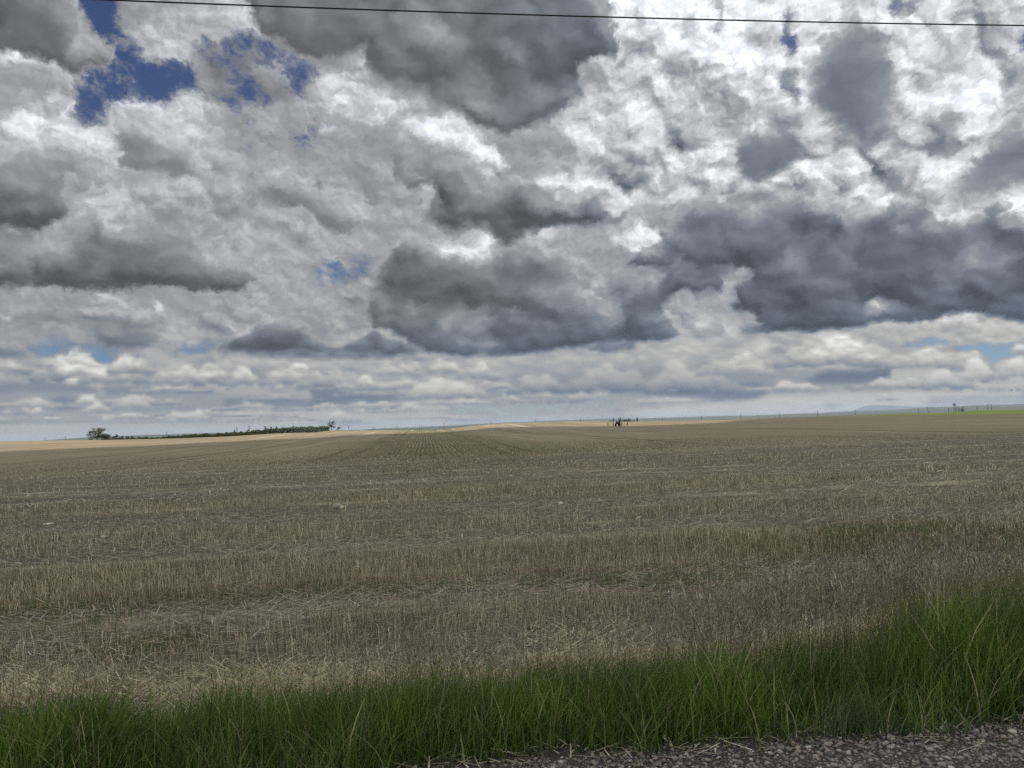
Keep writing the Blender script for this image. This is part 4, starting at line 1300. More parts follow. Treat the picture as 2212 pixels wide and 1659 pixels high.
SHOOT = island_material('green shoots', [(0, (.040, .072, .018)), (.6, (.066, .118, .026)), (1, (.12, .16, .05))], .7, .2, patch=1.0)


def sector(n, r0, r1, a0=-40.0, a1=54.0):
    r = np.sqrt(RNG.uniform(r0 * r0, r1 * r1, n))
    a = np.radians(RNG.uniform(a0, a1, n))
    return np.sin(a) * r, np.cos(a) * r


# bands of the headland, parallel to the road: how much straw still stands there
BY = [5.2, 6.2, 6.8, 7.2, 8.3, 8.8, 9.5, 9.9, 12.2, 12.8, 13.6, 14.2, 16.5, 17.3, 19.5, 20.3, 23, 24, 29, 31, 35, 37, 45]
BD = [.05, .12, .8, 1.1, 1.0, .10, .08, .95, 1.1, .18, .15, .9, .9, .14, .18, .9, .8, .15, .2, .8, .7, .2, .45]


def stand(x, y):
    yy = y + 1.3 * (vn(x * .11, y * .09, 5) - .5) + .35 * (vn(x * .5, y * .3, 6) - .5)
    return np.interp(yy, BY, BD) * np.clip(.05 + 1.35 * (.55 * vn(x * .33 + 9, y * .5, 7) + .45 * vn(x * 1.1, y * 1.3, 8)), .05, 1.25)


def rows_x(y, x):
    """pull plants into seed rows that run along the road"""
    k = .34
    yr = np.round(y / k) * k + .05 * np.sin(x * .7) + RNG.normal(0, .035, len(y))
    return yr


parts = []
for n, r0, r1, hh, ww in ((90000, 5.0, 13.0, .20, .0052), (110000, 12.0, 26.0, .19, .0085), (80000, 24.0, 50.0, .18, .016)):
    x, y = sector(n, r0, r1)
    y = rows_x(y, x)
    d_ = stand(x, y)
    k = (RNG.random(n) < d_) & (y > 5.2)
    x, y, d_ = x[k], y[k], d_[k]
    m = len(x)
    h = hh * RNG.uniform(.45, 1.15, m) * (.7 + .4 * np.clip(d_, 0, 1))
    ln = RNG.normal(0, 1, (m, 2)) * h[:, None] * np.where(RNG.random(m) < .16, .55, .16)[:, None]
    parts.append(blades(on_ground(x, y, -.01), h, ww * RNG.uniform(.7, 1.4, m), ln, rows=1 if r0 > 20 else 2, power=1.2, taper=.3))
V, F = join(parts)
tag(np_mesh('stubble', V, F, STUB), 'standing tan stubble in the near part of the field', 'stubble', kind='stuff')

# straw lying flat and tangled between the rows
parts = []
for n, r0, r1, L_, ww in ((60000, 4.8, 13.0, .24, .0055), (70000, 12.0, 28.0, .26, .010), (45000, 26.0, 60.0, .34, .022)):
    x, y = sector(n, r0, r1)
    fl = 1 - .80 * np.clip(stand(x, y), 0, 1)
    fl = fl * np.clip(.25 + 1.2 * vn(x * .4 + 30, y * .8, 11), 0, 1)
    k = (RNG.random(n) < fl) & (y > 4.9 + .25 * np.sin(x))
    x, y = x[k], y[k]
    m = len(x)
    L = L_ * RNG.uniform(.35, 1.2, m)
    th = np.where(RNG.random(m) < .55, RNG.normal(0, .5, m) + np.where(RNG.random(m) < .5, 0, math.pi), RNG.uniform(0, 6.28, m))
    rise = np.abs(RNG.normal(0, .10, m)) + .02
    ln = np.stack([np.cos(th), np.sin(th)], -1) * (L * np.sqrt(1 - np.minimum(rise, .9) ** 2))[:, None]
    parts.append(blades(on_ground(x, y, .012 + RNG.uniform(0, .05, m)), L, ww * RNG.uniform(.6, 1.3, m), ln, rows=2, power=1.0, taper=.4, yaw=th + math.pi / 2 + RNG.normal(0, .3, m)))
# thick mat of pale straw just behind the grass
m = 60000
x, y = RNG.uniform(-6, 9.5, m), 5.85 + RNG.normal(0, .45, m)
k = RNG.random(m) < np.clip(vn(x * .8 + 3, y * 1.3, 21) * 2.2 - .55, .04, 1)
x, y = x[k], y[k]
m = len(x)
L = RNG.uniform(.05, .22, m)
th = RNG.normal(.1, .55, m) + np.where(RNG.random(m) < .5, 0, math.pi)
parts.append(blades(on_ground(x, y, .02 + RNG.uniform(0, .09, m)), L, RNG.uniform(.0022, .0045, m), np.stack([np.cos(th), np.sin(th)], -1) * (L * RNG.uniform(.85, .995, m))[:, None], rows=2, power=1.1, taper=.4))
# single long stalks that stick out of the mat
for cx_, cy_, nn in ((-.75, 5.75, 60), (-.3, 5.8, 46), (1.0, 5.9, 40), (2.6, 6.3, 20), (-1.4, 5.8, 36), (1.9, 6.0, 30), (.35, 5.9, 30)):
    x, y = RNG.normal(cx_, .22, nn), RNG.normal(cy_, .14, nn)
    L = RNG.uniform(.14, .32, nn)
    th = RNG.normal(2.5, .6, nn)
    parts.append(blades(on_ground(x, y, .02), L, RNG.uniform(.003, .0048, nn), np.stack([np.cos(th), .5 * np.sin(th)], -1) * (L * RNG.uniform(.5, .9, nn))[:, None], rows=2, power=1.05, taper=.3))
V, F = join(parts[3:])
tag(np_mesh('straw_mat', V, F, BLEACH), 'bleached straw matted just behind the green grass', 'straw', kind='stuff')
V, F = join(parts[:3])
tag(np_mesh('loose_straw', V, F, STRAW), 'pale straw lying flat between the stubble rows', 'straw', kind='stuff')

# farther out the seed rows run away from the road: tufts in rows along Y
parts = []
for n, r0, r1, a0, a1, ww, hh in ((100000, 44.0, 74.0, -38, 52, .026, .10), (70000, 46.0, 120.0, -12, 13, .028, .11)):
    x, y = sector(n, r0, r1, a0, a1)
    x = np.round(x / .38) * .38 + RNG.normal(0, .075, n) + .10 * np.sin(y * .13) + .05 * np.sin(y * .41 + x)
    d_ = (.25 + .9 * vn(x * .16, y * .05, 31)) * (np.clip((76 - np.hypot(x, y)) / 26, 0, 1) if a1 > 20 else np.exp(-(np.degrees(np.arctan2(x, y)) / 4.2) ** 2) * np.clip((122 - np.hypot(x, y)) / 40, 0, 1))
    k = (RNG.random(n) < d_) & (y > 41 + 9 * vn(x * .06, x * 0, 33))
    x, y = x[k], y[k]
    m = len(x)
    h = hh * RNG.uniform(.5, 1.15, m)
    parts.append(blades(on_ground(x, y, -.01), h, ww * RNG.uniform(.6, 1.5, m), RNG.normal(0, .03, (m, 2)), rows=1, power=1.0, taper=.35, yaw=RNG.normal(0, .5, m)))
V, F = join(parts)
tag(np_mesh('far_stubble', V, F, FARSTUB), 'stubble in rows that run away towards the horizon', 'stubble', kind='stuff')

# green shoots among the stubble
parts = []
SPOTS = [(935, 540, 2.0, .9, 13000), (1010, 545, 1.3, .8, 8000), (870, 548, 1.0, .4, 3500), (170, 600, .9, .4, 700), (90, 625, .9, .5, 800), (150, 650, .5, .3, 900), (420, 590, .8, .3, 700), (560, 583, .9, .25, 600), (640, 585, .7, .3, 700),
         (700, 580, .6, .3, 500), (300, 598, .8, .25, 500), (30, 610, .5, .3, 400), (480, 462, 2.5, 3, 700), (400, 470, 2, 3, 500), (510, 452, 4, 5, 900), (560, 448, 5, 6, 900)]
for px, py, sx, sy, nn in SPOTS:
    g = ground_at(px, py)
    x, y = RNG.normal(g.x, sx, nn), RNG.normal(g.y, sy, nn)
    k = (y > 5.3) & (RNG.random(nn) < .3 + .9 * vn(x * 1.3, y * 1.3, 41))
    x, y = x[k], y[k]
    m = len(x)
    f_ = 1 + max(0, g.y - 14) * .06
    h = RNG.uniform(.07, .20, m) * min(f_, 1.3)
    parts.append(blades(on_ground(x, y), h, RNG.uniform(.004, .008, m) * f_, RNG.normal(0, .045, (m, 2)), rows=2))
x, y = sector(26000, 5.2, 26)
k = vn(x * .35, y * .8, 43) + .25 * RNG.random(len(x)) > .66
x, y = x[k], y[k]
m = len(x)
parts.append(blades(on_ground(x, y), RNG.uniform(.05, .13, m), RNG.uniform(.004, .008, m), RNG.normal(0, .04, (m, 2)), rows=2))
V, F = join(parts)
tag(np_mesh('green_shoots', V, F, SHOOT), 'green shoots growing up through the stubble', 'weeds', kind='stuff')

# ------------------------------------------------------------------ grass belt on the shoulder of the road
HX, HH = [-9, -2.5, .5, 1.5, 2.2, 2.9, 4.0, 6.0, 10], [.47, .47, .49, .51, .58, .72, .90, .98, .98]


def edge_y(x):
    return 3.44 + .07 * np.sin(x * 1.7 + .5) + .05 * np.sin(x * 4.3) + .05 * np.sin(x * 9.1 + 2)


n = 150000
x = RNG.uniform(-8, 10.5, n)
t_ = RNG.random(n) ** .85
y = edge_y(x) + .03 + t_ * (1.32 + .12 * np.sin(x * 1.1) + .25 * np.clip(x / 4, 0, 1))
clump = .6 * vn(x * 2.6, y * 2.6, 51) + .4 * vn(x * 7.0, y * 5.0, 52)
k = RNG.random(n) < .12 + 1.15 * clump
x, y, t_, clump = x[k], y[k], t_[k], clump[k]
n = len(x)
h = np.interp(x, HX, HH) * RNG.uniform(.50, 1.0, n) * (.64 + .56 * clump) * np.clip(.55 + t_ * 1.6, 0, 1)
ln = np.stack([RNG.normal(.08, .30, n), RNG.normal(-.03, .25, n)], -1) * h[:, None]
droop = RNG.random(n) < .10
ln[droop] *= 1.9
parts = [blades(on_ground(x, y, -.01), h, np.clip(RNG.lognormal(math.log(.0036), .4, n) * np.where(RNG.random(n) < np.clip(1.6 * vn(x * 1.7 + 4, y * 1.7, 57) - .62, .04, .6), 2.3, 1.0), .0018, .013), ln, rows=4, power=2.0)]
V, F = join(parts)
tag(np_mesh('roadside_grass', V, F, GRASS), 'tall dense green grass along the road edge', 'grass', kind='stuff')

n = 3000
x = RNG.uniform(-8, 10.5, n)
y = edge_y(x) + RNG.uniform(-.06, .22, n)
h = RNG.uniform(.07, .20, n)
th = np.where(RNG.random(n) < .6, RNG.normal(-1.4, .8, n), RNG.uniform(0, 6.28, n))
ln = np.stack([np.cos(th), np.sin(th)], -1) * (h * RNG.uniform(.35, .9, n))[:, None]
V, F = blades(on_ground(x, y, 0), h, RNG.uniform(.006, .012, n), ln, rows=4, power=1.5, yaw=th + math.pi / 2)
tag(np_mesh('broad_leaf_grass', V, F, BROAD), 'broad drooping grass leaves at the foot of the green belt', 'grass', kind='stuff')

# fine wiry tuft that stands on the gravel
n = 420
x, y = RNG.normal(2.12, .10, n), RNG.normal(3.46, .045, n)
h = RNG.uniform(.10, .27, n)
th = RNG.uniform(0, 6.28, n)
V, F = blades(on_ground(x, y), h, RNG.uniform(.002, .0035, n), np.stack([np.cos(th) + .35, np.sin(th)], -1) * (h * RNG.uniform(.1, .65, n))[:, None], rows=4, power=1.8)
tag(np_mesh('grass_tuft', V, F, BROAD), 'fine wiry grey green tuft of grass at the edge of the gravel', 'grass tuft')

# short sparse blades that creep out on to the gravel
n = 700
x = RNG.uniform(-4, 8, n)
y = edge_y(x) - np.abs(RNG.normal(0, .12, n))
k = vn(x * 2.2, y * 2.2, 91) > .5
x, y = x[k], y[k]
n = len(x)
h = RNG.uniform(.03, .13, n)
V, F = blades(on_ground(x, y), h, RNG.uniform(.0025, .005, n), RNG.normal(0, .5, (n, 2)) * h[:, None], rows=3, power=1.7)
tag(np_mesh('edge_weeds', V, F, GRASS), 'short sparse blades creeping out on to the gravel', 'weeds', kind='stuff')

# dead leaves and bits of straw at the foot of the grass
n = 1000
x = RNG.uniform(-5, 8, n)
y = edge_y(x) + RNG.normal(.03, .07, n)
th = RNG.uniform(0, 6.28, n)
L = RNG.uniform(.03, .16, n)
V, F = blades(on_ground(x, y, .015), L, RNG.uniform(.003, .008, n), np.stack([np.cos(th), np.sin(th)], -1) * (L * .98)[:, None], rows=2, power=1.0, taper=.5, yaw=th + math.pi / 2)
tag(np_mesh('dry_litter', V, F, STUB), 'dry brown blades lying on the gravel under the grass', 'litter', kind='stuff')

# flowering stalks with drooping seed heads
n = 6500
x = np.where(RNG.random(n) < .66, RNG.uniform(-4.5, 9.5, n), RNG.normal(1.6, 1.6, n))
y = edge_y(x) + .40 + RNG.random(n) ** .6 * (1.25 + .25 * np.clip(x / 3, 0, 1))
k = RNG.random(n) < np.clip(-.30 + 1.3 * vn(x * .9, y * .7, 61) + .34 * np.clip((x - 1.6) / 1.6, 0, 1), .03, .75)
x, y = x[k], y[k]
n = len(x)
h = np.interp(x, HX, np.array(HH) + np.array([.14, .14, .18, .20, .24, .27, .27, .27, .27])) * RNG.uniform(.72, 1.06, n)
ln = np.stack([RNG.normal(.04, .16, n), RNG.normal(0, .12, n)], -1) * h[:, None]
P = on_ground(x, y, -.01)
sv = blades(P, h, np.full(n, .0028), ln, rows=3, power=1.8, taper=.5)
zt = np.sqrt(np.maximum(h ** 2 - (ln ** 2).sum(-1), .01))
tip = P + np.concatenate([ln, zt[:, None]], -1)
parts = [sv]
for q in range(15):
    s_ = q / 15
    back = (s_ * .17 * RNG.uniform(.8, 1.2, n))[:, None]
    dirv = np.concatenate([ln * 1.8, zt[:, None]], -1)
    dirv /= np.linalg.norm(dirv, axis=1)[:, None]
    base = tip - dirv * back
    th = RNG.uniform(0, 6.28, n)
    L = RNG.uniform(.022, .050, n) * (.6 + .7 * s_)
    out_ = np.stack([np.cos(th) + .5, np.sin(th)], -1) * (L * RNG.uniform(.35, .85, n))[:, None]
    parts.append(blades(base, L, RNG.uniform(.0024, .0046, n) * np.where(x > 1.8, 1.35, 1.0), out_, rows=2, power=1.5, taper=.7))
V, F = join(parts)
tag(np_mesh('seed_heads', V, F, SEED), 'drooping brown seed heads standing above the green grass', 'grass', kind='stuff')

# ------------------------------------------------------------------ rocks lying in the field
def rock(px, py, wpx, hpx, label, mat_, seed):
    g = ground_at(px, py)
    d_ = (g - EYE).length
    sx, sz = wpx / FPX * d_ / 2, hpx / FPX * d_ / 2
    r_ = np.random.default_rng(seed)
    v_, f_ = ico(3)
    rad = np.ones(len(v_))
    for _ in range(6):
        k_ = r_.normal(0, 1, 3)
        rad += .09 * np.sin(v_ @ (k_ * 2.4) + r_.uniform(0, 6))
    v_ = v_ * rad[:, None] * np.array([sx, sx * .8, sz * 1.25])
    v_[:, 2] = np.maximum(v_[:, 2], -.4 * sz)
    o = np_mesh('rock', v_, f_, mat_, smooth=True)
    o.location = g + Vector((0, 0, sz * .55))
    return tag(o, label, 'rock', 'rocks lying in the stubble')


ROCK_G, ROCK_P = plain('grey fieldstone', (.23, .205, .165), .9, .3, 9), plain('pale fieldstone', (.38, .34, .26), .9, .25, 9)
rock(336.5, 508.5, 8, 5.0, 'largest rock in the field, a grey brown boulder lying in the stubble', ROCK_G, 1)
rock(341.5, 508.5, 5, 3.6, 'small pale stone touching the right end of the grey brown boulder', ROCK_P, 8)
rock(48.5, 524.5, 7, 1.8, 'flat pale slab of stone near the left edge of the field', ROCK_P, 2)
rock(104, 537.5, 5, 2.6, 'rounded pale stone lying just before the first standing stubble band at left', ROCK_P, 3)
rock(144.5, 527.5, 3, 1.8, 'tiny pale stone right of the flat slab', ROCK_P, 4)
rock(178.5, 500.3, 4, 1.6, 'low pale stone left of the grey brown boulder and farther away', ROCK_P, 5)
rock(560.5, 504.5, 5, 3.0, 'pale domed stone in the middle of the stubble field', ROCK_P, 6)

# ------------------------------------------------------------------ trees, shrubs and the hedge on the far edge of the field
BARK = plain('bark', (.075, .062, .050), .95, .3, 3)
LEAF_A = island_material('olive leaves', [(0, (.045, .055, .028)), (.5, (.085, .10, .05)), (1, (.16, .165, .09))], .7, .25, patch=.5)
LEAF_B = island_material('dark hedge leaves', [(0, (.030, .042, .016)), (.5, (.060, .080, .030)), (1, (.11, .13, .05))], .7, .25, patch=.25)
LEAF_C = island_material('grey twigs', [(0, (.055, .048, .038)), (.5, (.085, .075, .056)), (1, (.10, .105, .06))], .8, .2, patch=.4)
LEAF_HAZED = island_material('hazed grey green leaves', [(0, (.055, .075, .055)), (.5, (.085, .11, .075)), (1, (.12, .15, .10))], .8, .2, patch=.2)  # lightened so the distant trees look veiled by haze
NEEDLE_HAZED = island_material('hazed needles', [(0, (.035, .055, .045)), (.6, (.055, .080, .062)), (1, (.085, .11, .08))], .8, .1, patch=.3)  # far spruces: haze put into the colour by lightening it


def leaf_quads(cen, size, rng):
    n = len(cen)
    a = rng.normal(0, 1, (n, 3))
    a /= np.linalg.norm(a, axis=1)[:, None]
    b = np.cross(a, rng.normal(0, 1, (n, 3)))
    b /= np.linalg.norm(b, axis=1)[:, None]
    s = (size * rng.uniform(.6, 1.4, n))[:, None]
    V_ = np.stack([cen - a * s, cen + b * s * .55, cen + a * s, cen - b * s * .55], 1).reshape(-1, 3)
    return V_, (np.arange(n)[:, None] * 4 + np.arange(4)[None])


def tree(name, loc, height, width, label, cat, group=None, leaves=700, leaf=.16, mat_=LEAF_A, seed=1, trunk_h=.25, lean=0.0, clumps=14, spread=.16, flat=.8, limbs=None, bare=0.0):
    """trunk with tapering limbs, a clump of leaves round the end of each"""
    r_ = np.random.default_rng(seed)
    root = tag(empty(name, loc), label, cat, group)
    tb = MB()
    R = height * .035 + .02
    fork = Vector((lean * height * .3, 0, height * trunk_h))
    tb.tube([(0, 0, -.3), fork * .5, fork], [R * 1.2, R, R * .85])
    cen = []
    levels = r_.permutation(clumps)
    for i in range(clumps):
        t = (i + .5) / clumps
        ang = i * 2.4 + r_.uniform(-.4, .4)
        zz = trunk_h * .6 + (1 - trunk_h * .6 - spread * .55) * ((levels[i] + r_.uniform(.2, .8)) / clumps) ** .85
        rr = width / 2 * (1 - spread) * math.sqrt(max(.05, 1 - (zz - .42) ** 2 * 2.7)) * r_.uniform(.35, 1.0)
        e = Vector((math.cos(ang) * rr + lean * height * zz, math.sin(ang) * rr * flat, zz * height))
        mid = fork.lerp(e, .5) + Vector((r_.normal(0, .05), r_.normal(0, .05), .06 * height))
        tb.tube([fork, mid, e], [R * .6, R * .35, R * .1], seg=4)
        cen.append(np.array(e) + r_.normal(0, 1, (max(4, int(leaves / clumps)), 3)) * np.array([width, width * flat, height * .8]) * spread * .42)
    tb.build('trunk', BARK, root)
    cen = np.concatenate(cen)
    cen[:, 2] = np.maximum(cen[:, 2], .05)
    V_, F_ = leaf_quads(cen, leaf, r_)
    np_mesh('crown', V_, F_, mat_, root)
    return root


def conifer(loc, height, width, label, group, seed=1):
    r_ = np.random.default_rng(seed)
    root = tag(empty('spruce_tree', loc), label, 'tree', group)
    MB().tube([(0, 0, -.3), (0, 0, height * .5), (0, 0, height * .97)], [height * .025, height * .018, .02]).build('trunk', BARK, root)
    n = 520
    t = r_.random(n) ** .8
    tier = np.round(t * 11) / 11
    rr = width / 2 * (1 - tier) ** .85 * r_.uniform(.25, 1.05, n)
    a = r_.uniform(0, 6.28, n)
    cen = np.stack([np.cos(a) * rr, np.sin(a) * rr, height * (.06 + .94 * t) - rr * .35], -1)
    V_, F_ = leaf_quads(cen, height * .045, r_)
    np_mesh('crown', V_, F_, NEEDLE_HAZED, root)
    return root


def on_edge(px, dist=292.0):
    """point on the far edge of the field below image column px (1024 wide frame)"""
    return far_at(px, dist)


G_ROW = 'shrubs in the row along the far edge of the field'
p = on_edge(97, 290)
tree('broad_tree', p, 4.3, 8.2, 'broad spreading leafy tree at the left end of the shrub row', 'tree', leaves=1700, leaf=.17, seed=5, trunk_h=.12, clumps=34, spread=.14)
tree('shrub', on_edge(105.5, 290), 2.2, 4.2, 'wide bushy shrub touching the right side of the broad leafy tree', 'shrub', G_ROW, 900, .17, LEAF_A, 6, .12, clumps=12, spread=.26)
for i, (px, h_, w_, lab, mt) in enumerate((
        (108.3, 1.9, 2.0, 'thin grey shrub, first one standing free right of the broad leafy tree', LEAF_C), (113.6, 1.5, 1.6, 'small grey twiggy shrub between two larger ones in the sparse row', LEAF_C),
        (116.4, 2.1, 2.4, 'largest twiggy shrub of the sparse row, with brown bare tips', LEAF_C), (122.0, 1.4, 1.6, 'low grey shrub right of the brown tipped twiggy one', LEAF_C),
        (127.5, 1.3, 1.5, 'dark compact shrub in the sparse row, set against the blue hills', LEAF_A), (132.0, 1.2, 1.4, 'round dark shrub next along from the compact one against the hills', LEAF_A),
        (139.0, 1.0, 1.6, 'low dark shrub about midway along the thin part of the row', LEAF_A), (146.0, .95, 1.8, 'low wide shrub before the row thickens to a hedge', LEAF_A))):
    tree('shrub', on_edge(px), h_, w_, lab, 'shrub', G_ROW, 260, .12, mt, 20 + i, .15, clumps=7, spread=.25)

# the hedge itself: one long mass, low at its left end and domed at its right
r_ = np.random.default_rng(77)
hx = np.array([100, 150, 175, 200, 225, 250, 275, 290, 305, 318, 328])
hh_ = np.array([.4, .5, .95, 1.25, 1.45, 1.65, 2.0, 2.35, 2.55, 2.5, 1.7])
n = 34000
pxs = r_.uniform(100, 328, n)
top = np.interp(pxs, hx, hh_) * np.where(pxs > 268, .86 + .22 * vn(pxs * .2, pxs * 0 + 2, 71), .72 + .5 * vn(pxs * .35, pxs * 0 + 2, 71)) * np.where(pxs < 170, .5 + .9 * vn(pxs * .5, pxs * 0, 72), 1)
dist = 289 + r_.uniform(-2.2, 2.2, n)
az = np.arctan((pxs - 512) / FPX) + HEAD
x, y = np.sin(az) * dist, np.cos(az) * dist
prof = np.sqrt(np.clip(1 - ((dist - 289) / 2.6) ** 2, .1, 1))
z = ter(x, y) + top * prof * r_.random(n) ** .75
org = on_edge(214, 289)
root = tag(empty('hedge', org), 'long dark green hedge on the far left field edge, domed at its right end', 'hedge')
V, F = leaf_quads(np.stack([x, y, z], -1) - np.array(org), .16, r_)
np_mesh('foliage', V, F, LEAF_B, root)
for i, (px, h_, w_, lab, mt) in enumerate((
        (234.5, 2.6, 1.6, 'dark bushy sapling rising from the hedge left of the tall pole', LEAF_A), (247.5, 2.4, 1.5, 'sparse sapling sticking up from the hedge right of the tall pole', LEAF_C),
        (265.3, 3.5, 1.5, 'tallest leafy sapling in the middle of the hedge', LEAF_A), (271.0, 3.0, 1.3, 'slender grey sapling just right of the tallest hedge sapling', LEAF_C),
        (276.2, 3.1, 1.4, 'dark leafy sapling, last but one before the hedge becomes a dome', LEAF_A), (282.8, 2.8, 1.4, 'bare grey sapling at the left foot of the domed part of the hedge', LEAF_C),
        (293.5, 3.1, 1.6, 'twiggy sapling on top of the domed part of the hedge', LEAF_C))):
    tree('sapling', on_edge(px, 290), h_, w_, lab, 'sapling', 'saplings rising out of the hedge', 190, .12, mt, 50 + i, .45, clumps=7, spread=.20)
# leaning dead trunk
o = on_edge(186.5, 288)
MB().tube([(0, 0, -.1), (-.35, 0, .7), (-.8, 0, 1.35), (-1.15, 0, 1.9)], [.10, .085, .06, .02]).tube([(-.5, 0, .95), (-.35, 0, 1.4), (-.4, 0, 1.75)], [.05, .03, .01]).build('dead_trunk', BARK).location = o
tag(bpy.data.objects['dead_trunk'], 'bare dead trunk leaning left out of the low hedge', 'dead tree')
tree('open_tree', on_edge(331.5, 300), 3.9, 4.2, 'lone open branched tree just right of the domed hedge', 'tree', leaves=700, leaf=.13, mat_=LEAF_C, seed=92, trunk_h=.32, clumps=18, spread=.14)
tree('shrub', on_edge(338.6, 300), 1.5, 2.2, 'grey shrub at the right foot of the lone open branched tree', 'shrub', G_ROW, 300, .12, LEAF_C, 92, .2, clumps=8, spread=.25)
tree('shrub', far_at(399.3, 620), 3.6, 3.6, 'dark round bush at the foot of a pole, alone beyond the field', 'shrub', leaves=300, leaf=.3, mat_=LEAF_B, seed=93, trunk_h=.2, clumps=8, spread=.3)

# farmstead trees behind the ridge
D_ = 900.0
G_SP = 'spruces of the distant shelter belt'
for px, ytop, w_, lab, sd in ((613.4, 417.6, 4.2, 'narrow spruce left of the dark farm machine, far behind it', 1), (620.4, 416.9, 4.4, 'tallest spruce, directly above the dark farm machine', 2), (637.3, 417.2, 4.8, 'spruce standing alone at the right end of the distant trees', 3)):
    p = far_at(px, D_)
    conifer(p, top_z(px, ytop, D_) - p.z, w_, lab, G_SP, sd)
G_BU = 'bushy trees of the distant shelter belt'
for i, (px, ytop, w_, lab) in enumerate((
        (610.2, 420.0, 6.0, 'low dark bush left of the narrow spruce'), (623.6, 419.6, 5.5, 'small bush right of the tallest spruce'), (626.5, 419.0, 6.5, 'rounded bushy tree left of the twin topped one'),
        (629.0, 418.1, 7.0, 'largest bushy tree behind the machine, with a twin top'), (632.6, 420.2, 5.5, 'low round bush between the twin topped tree and the lone spruce'), (634.8, 420.8, 4.5, 'lowest bush at the foot of the lone spruce'))):
    p = far_at(px, D_)
    tree('bushy_tree', p, top_z(px, ytop, D_) - p.z, w_, lab, 'tree', G_BU, 420, .45, LEAF_HAZED, 120 + i, .2, clumps=10, spread=.28)
for i, (px, ytop, lab) in enumerate(((959.0, 406.9, 'dark far shrub, first one right of the lattice tower'), (961.6, 406.6, 'dark far shrub between two others right of the lattice tower'), (963.3, 406.0, 'dark far shrub farthest right of the lattice tower'))):
    p = far_at(px, 1000)
    tree('far_shrub', p, top_z(px, ytop, 1000) - p.z, 3.0, lab, 'shrub', 'far shrubs beside the lattice tower', 120, .35, LEAF_HAZED, 140 + i, .2, clumps=6, spread=.3)

# ------------------------------------------------------------------ utility poles beyond the field
WOOD = plain('weathered pole wood', (.05, .046, .042), .9, .25, 2)
POLES = [(45.0, 437.5, 1150, 'faint short utility pole nearest to the left edge, left of the broad tree'), (65.2, 436.0, 1100, 'dark utility pole close left of the broad leafy tree'),
         (166.8, 431.7, 900, 'thin utility pole above the low part of the shrub row'), (237.0, 427.0, 620, 'utility pole rising behind the middle of the hedge, left of the taller one'),
         (249.2, 425.5, 600, 'taller utility pole rising behind the hedge'), (348.8, 426.5, 850, 'utility pole right of the lone open branched tree'),
         (373.5, 427.0, 1400, 'faint utility pole midway between the open branched tree and the round bush'), (397.2, 424.7, 1000, 'utility pole standing beside the lone round bush'),
         (419.6, 425.0, 1300, 'fainter utility pole above the striped crop rows, left one of two close together'), (421.4, 425.3, 1320, 'fainter utility pole above the striped crop rows, right one of two close together'),
         (444.2, 423.2, 1000, 'dark utility pole before the blue hills, left foot of the lit ridge'), (491.0, 421.5, 1000, 'utility pole on the skyline where the lit ridge begins to level off'),
         (535.8, 420.0, 1000, 'utility pole behind the crest of the lit ridge'), (580.5, 418.7, 1000, 'utility pole behind the lit ridge, left of the dark farm machine'),
         (623.0, 417.2, 1000, 'slim utility pole among the distant trees behind the machine'), (662.4, 417.2, 1050, 'utility pole, first one right of the lone spruce'),
         (701.7, 415.8, 1050, 'utility pole, second one right of the lone spruce'), (740.6, 413.8, 1050, 'utility pole, third one right of the lone spruce'),
         (779.5, 412.5, 1050, 'utility pole, fourth one right of the lone spruce'), (817.6, 411.0, 1050, 'utility pole left of the pale mesa'), (855.3, 410.3, 1050, 'utility pole standing in front of the pale mesa'),
         (918.5, 408.7, 1150, 'faint utility pole left of the pair before the lattice tower'), (928.0, 407.0, 1050, 'taller utility pole between the mesa and the lattice tower'), (948.8, 407.8, 1050, 'utility pole closest to the left of the lattice tower'),
         (977.5, 406.4, 1150, 'faint utility pole between the lattice tower and the pair of tall poles'), (988.0, 404.1, 1000, 'left one of the pair of tall poles at the far right'), (991.5, 403.8, 1000, 'right one of the pair of tall poles at the far right')]
proto = None
for px, ytop, dist, lab in POLES:
    p = far_at(px, dist)
    h_ = top_z(px, ytop, dist) - p.z
    if proto is None:
        root = empty('utility_pole', p)
        pole = MB().tube([(0, 0, -.5), (0, 0, 5), (0, 0, 10)], [.26, .24, .20]).build('pole', WOOD, root)
        arm = MB().box((0, 0, 9.4), (2.2, .12, .14)).box((-.45, .02, 9.0), (1.0, .05, .05), ry=.7).box((.45, .02, 9.0), (1.0, .05, .05), ry=-.7).build('crossarm', WOOD, root)
        proto = (root, pole, arm)
    else:
        root = proto[0].copy()
        COL.objects.link(root)
        root.location = p
        for ch in proto[1:]:
            c_ = ch.copy()
            COL.objects.link(c_)
            c_.parent = root
    root.scale = (1, 1, h_ / 10)
    tag(root, lab, 'utility pole', 'utility poles beyond the field')

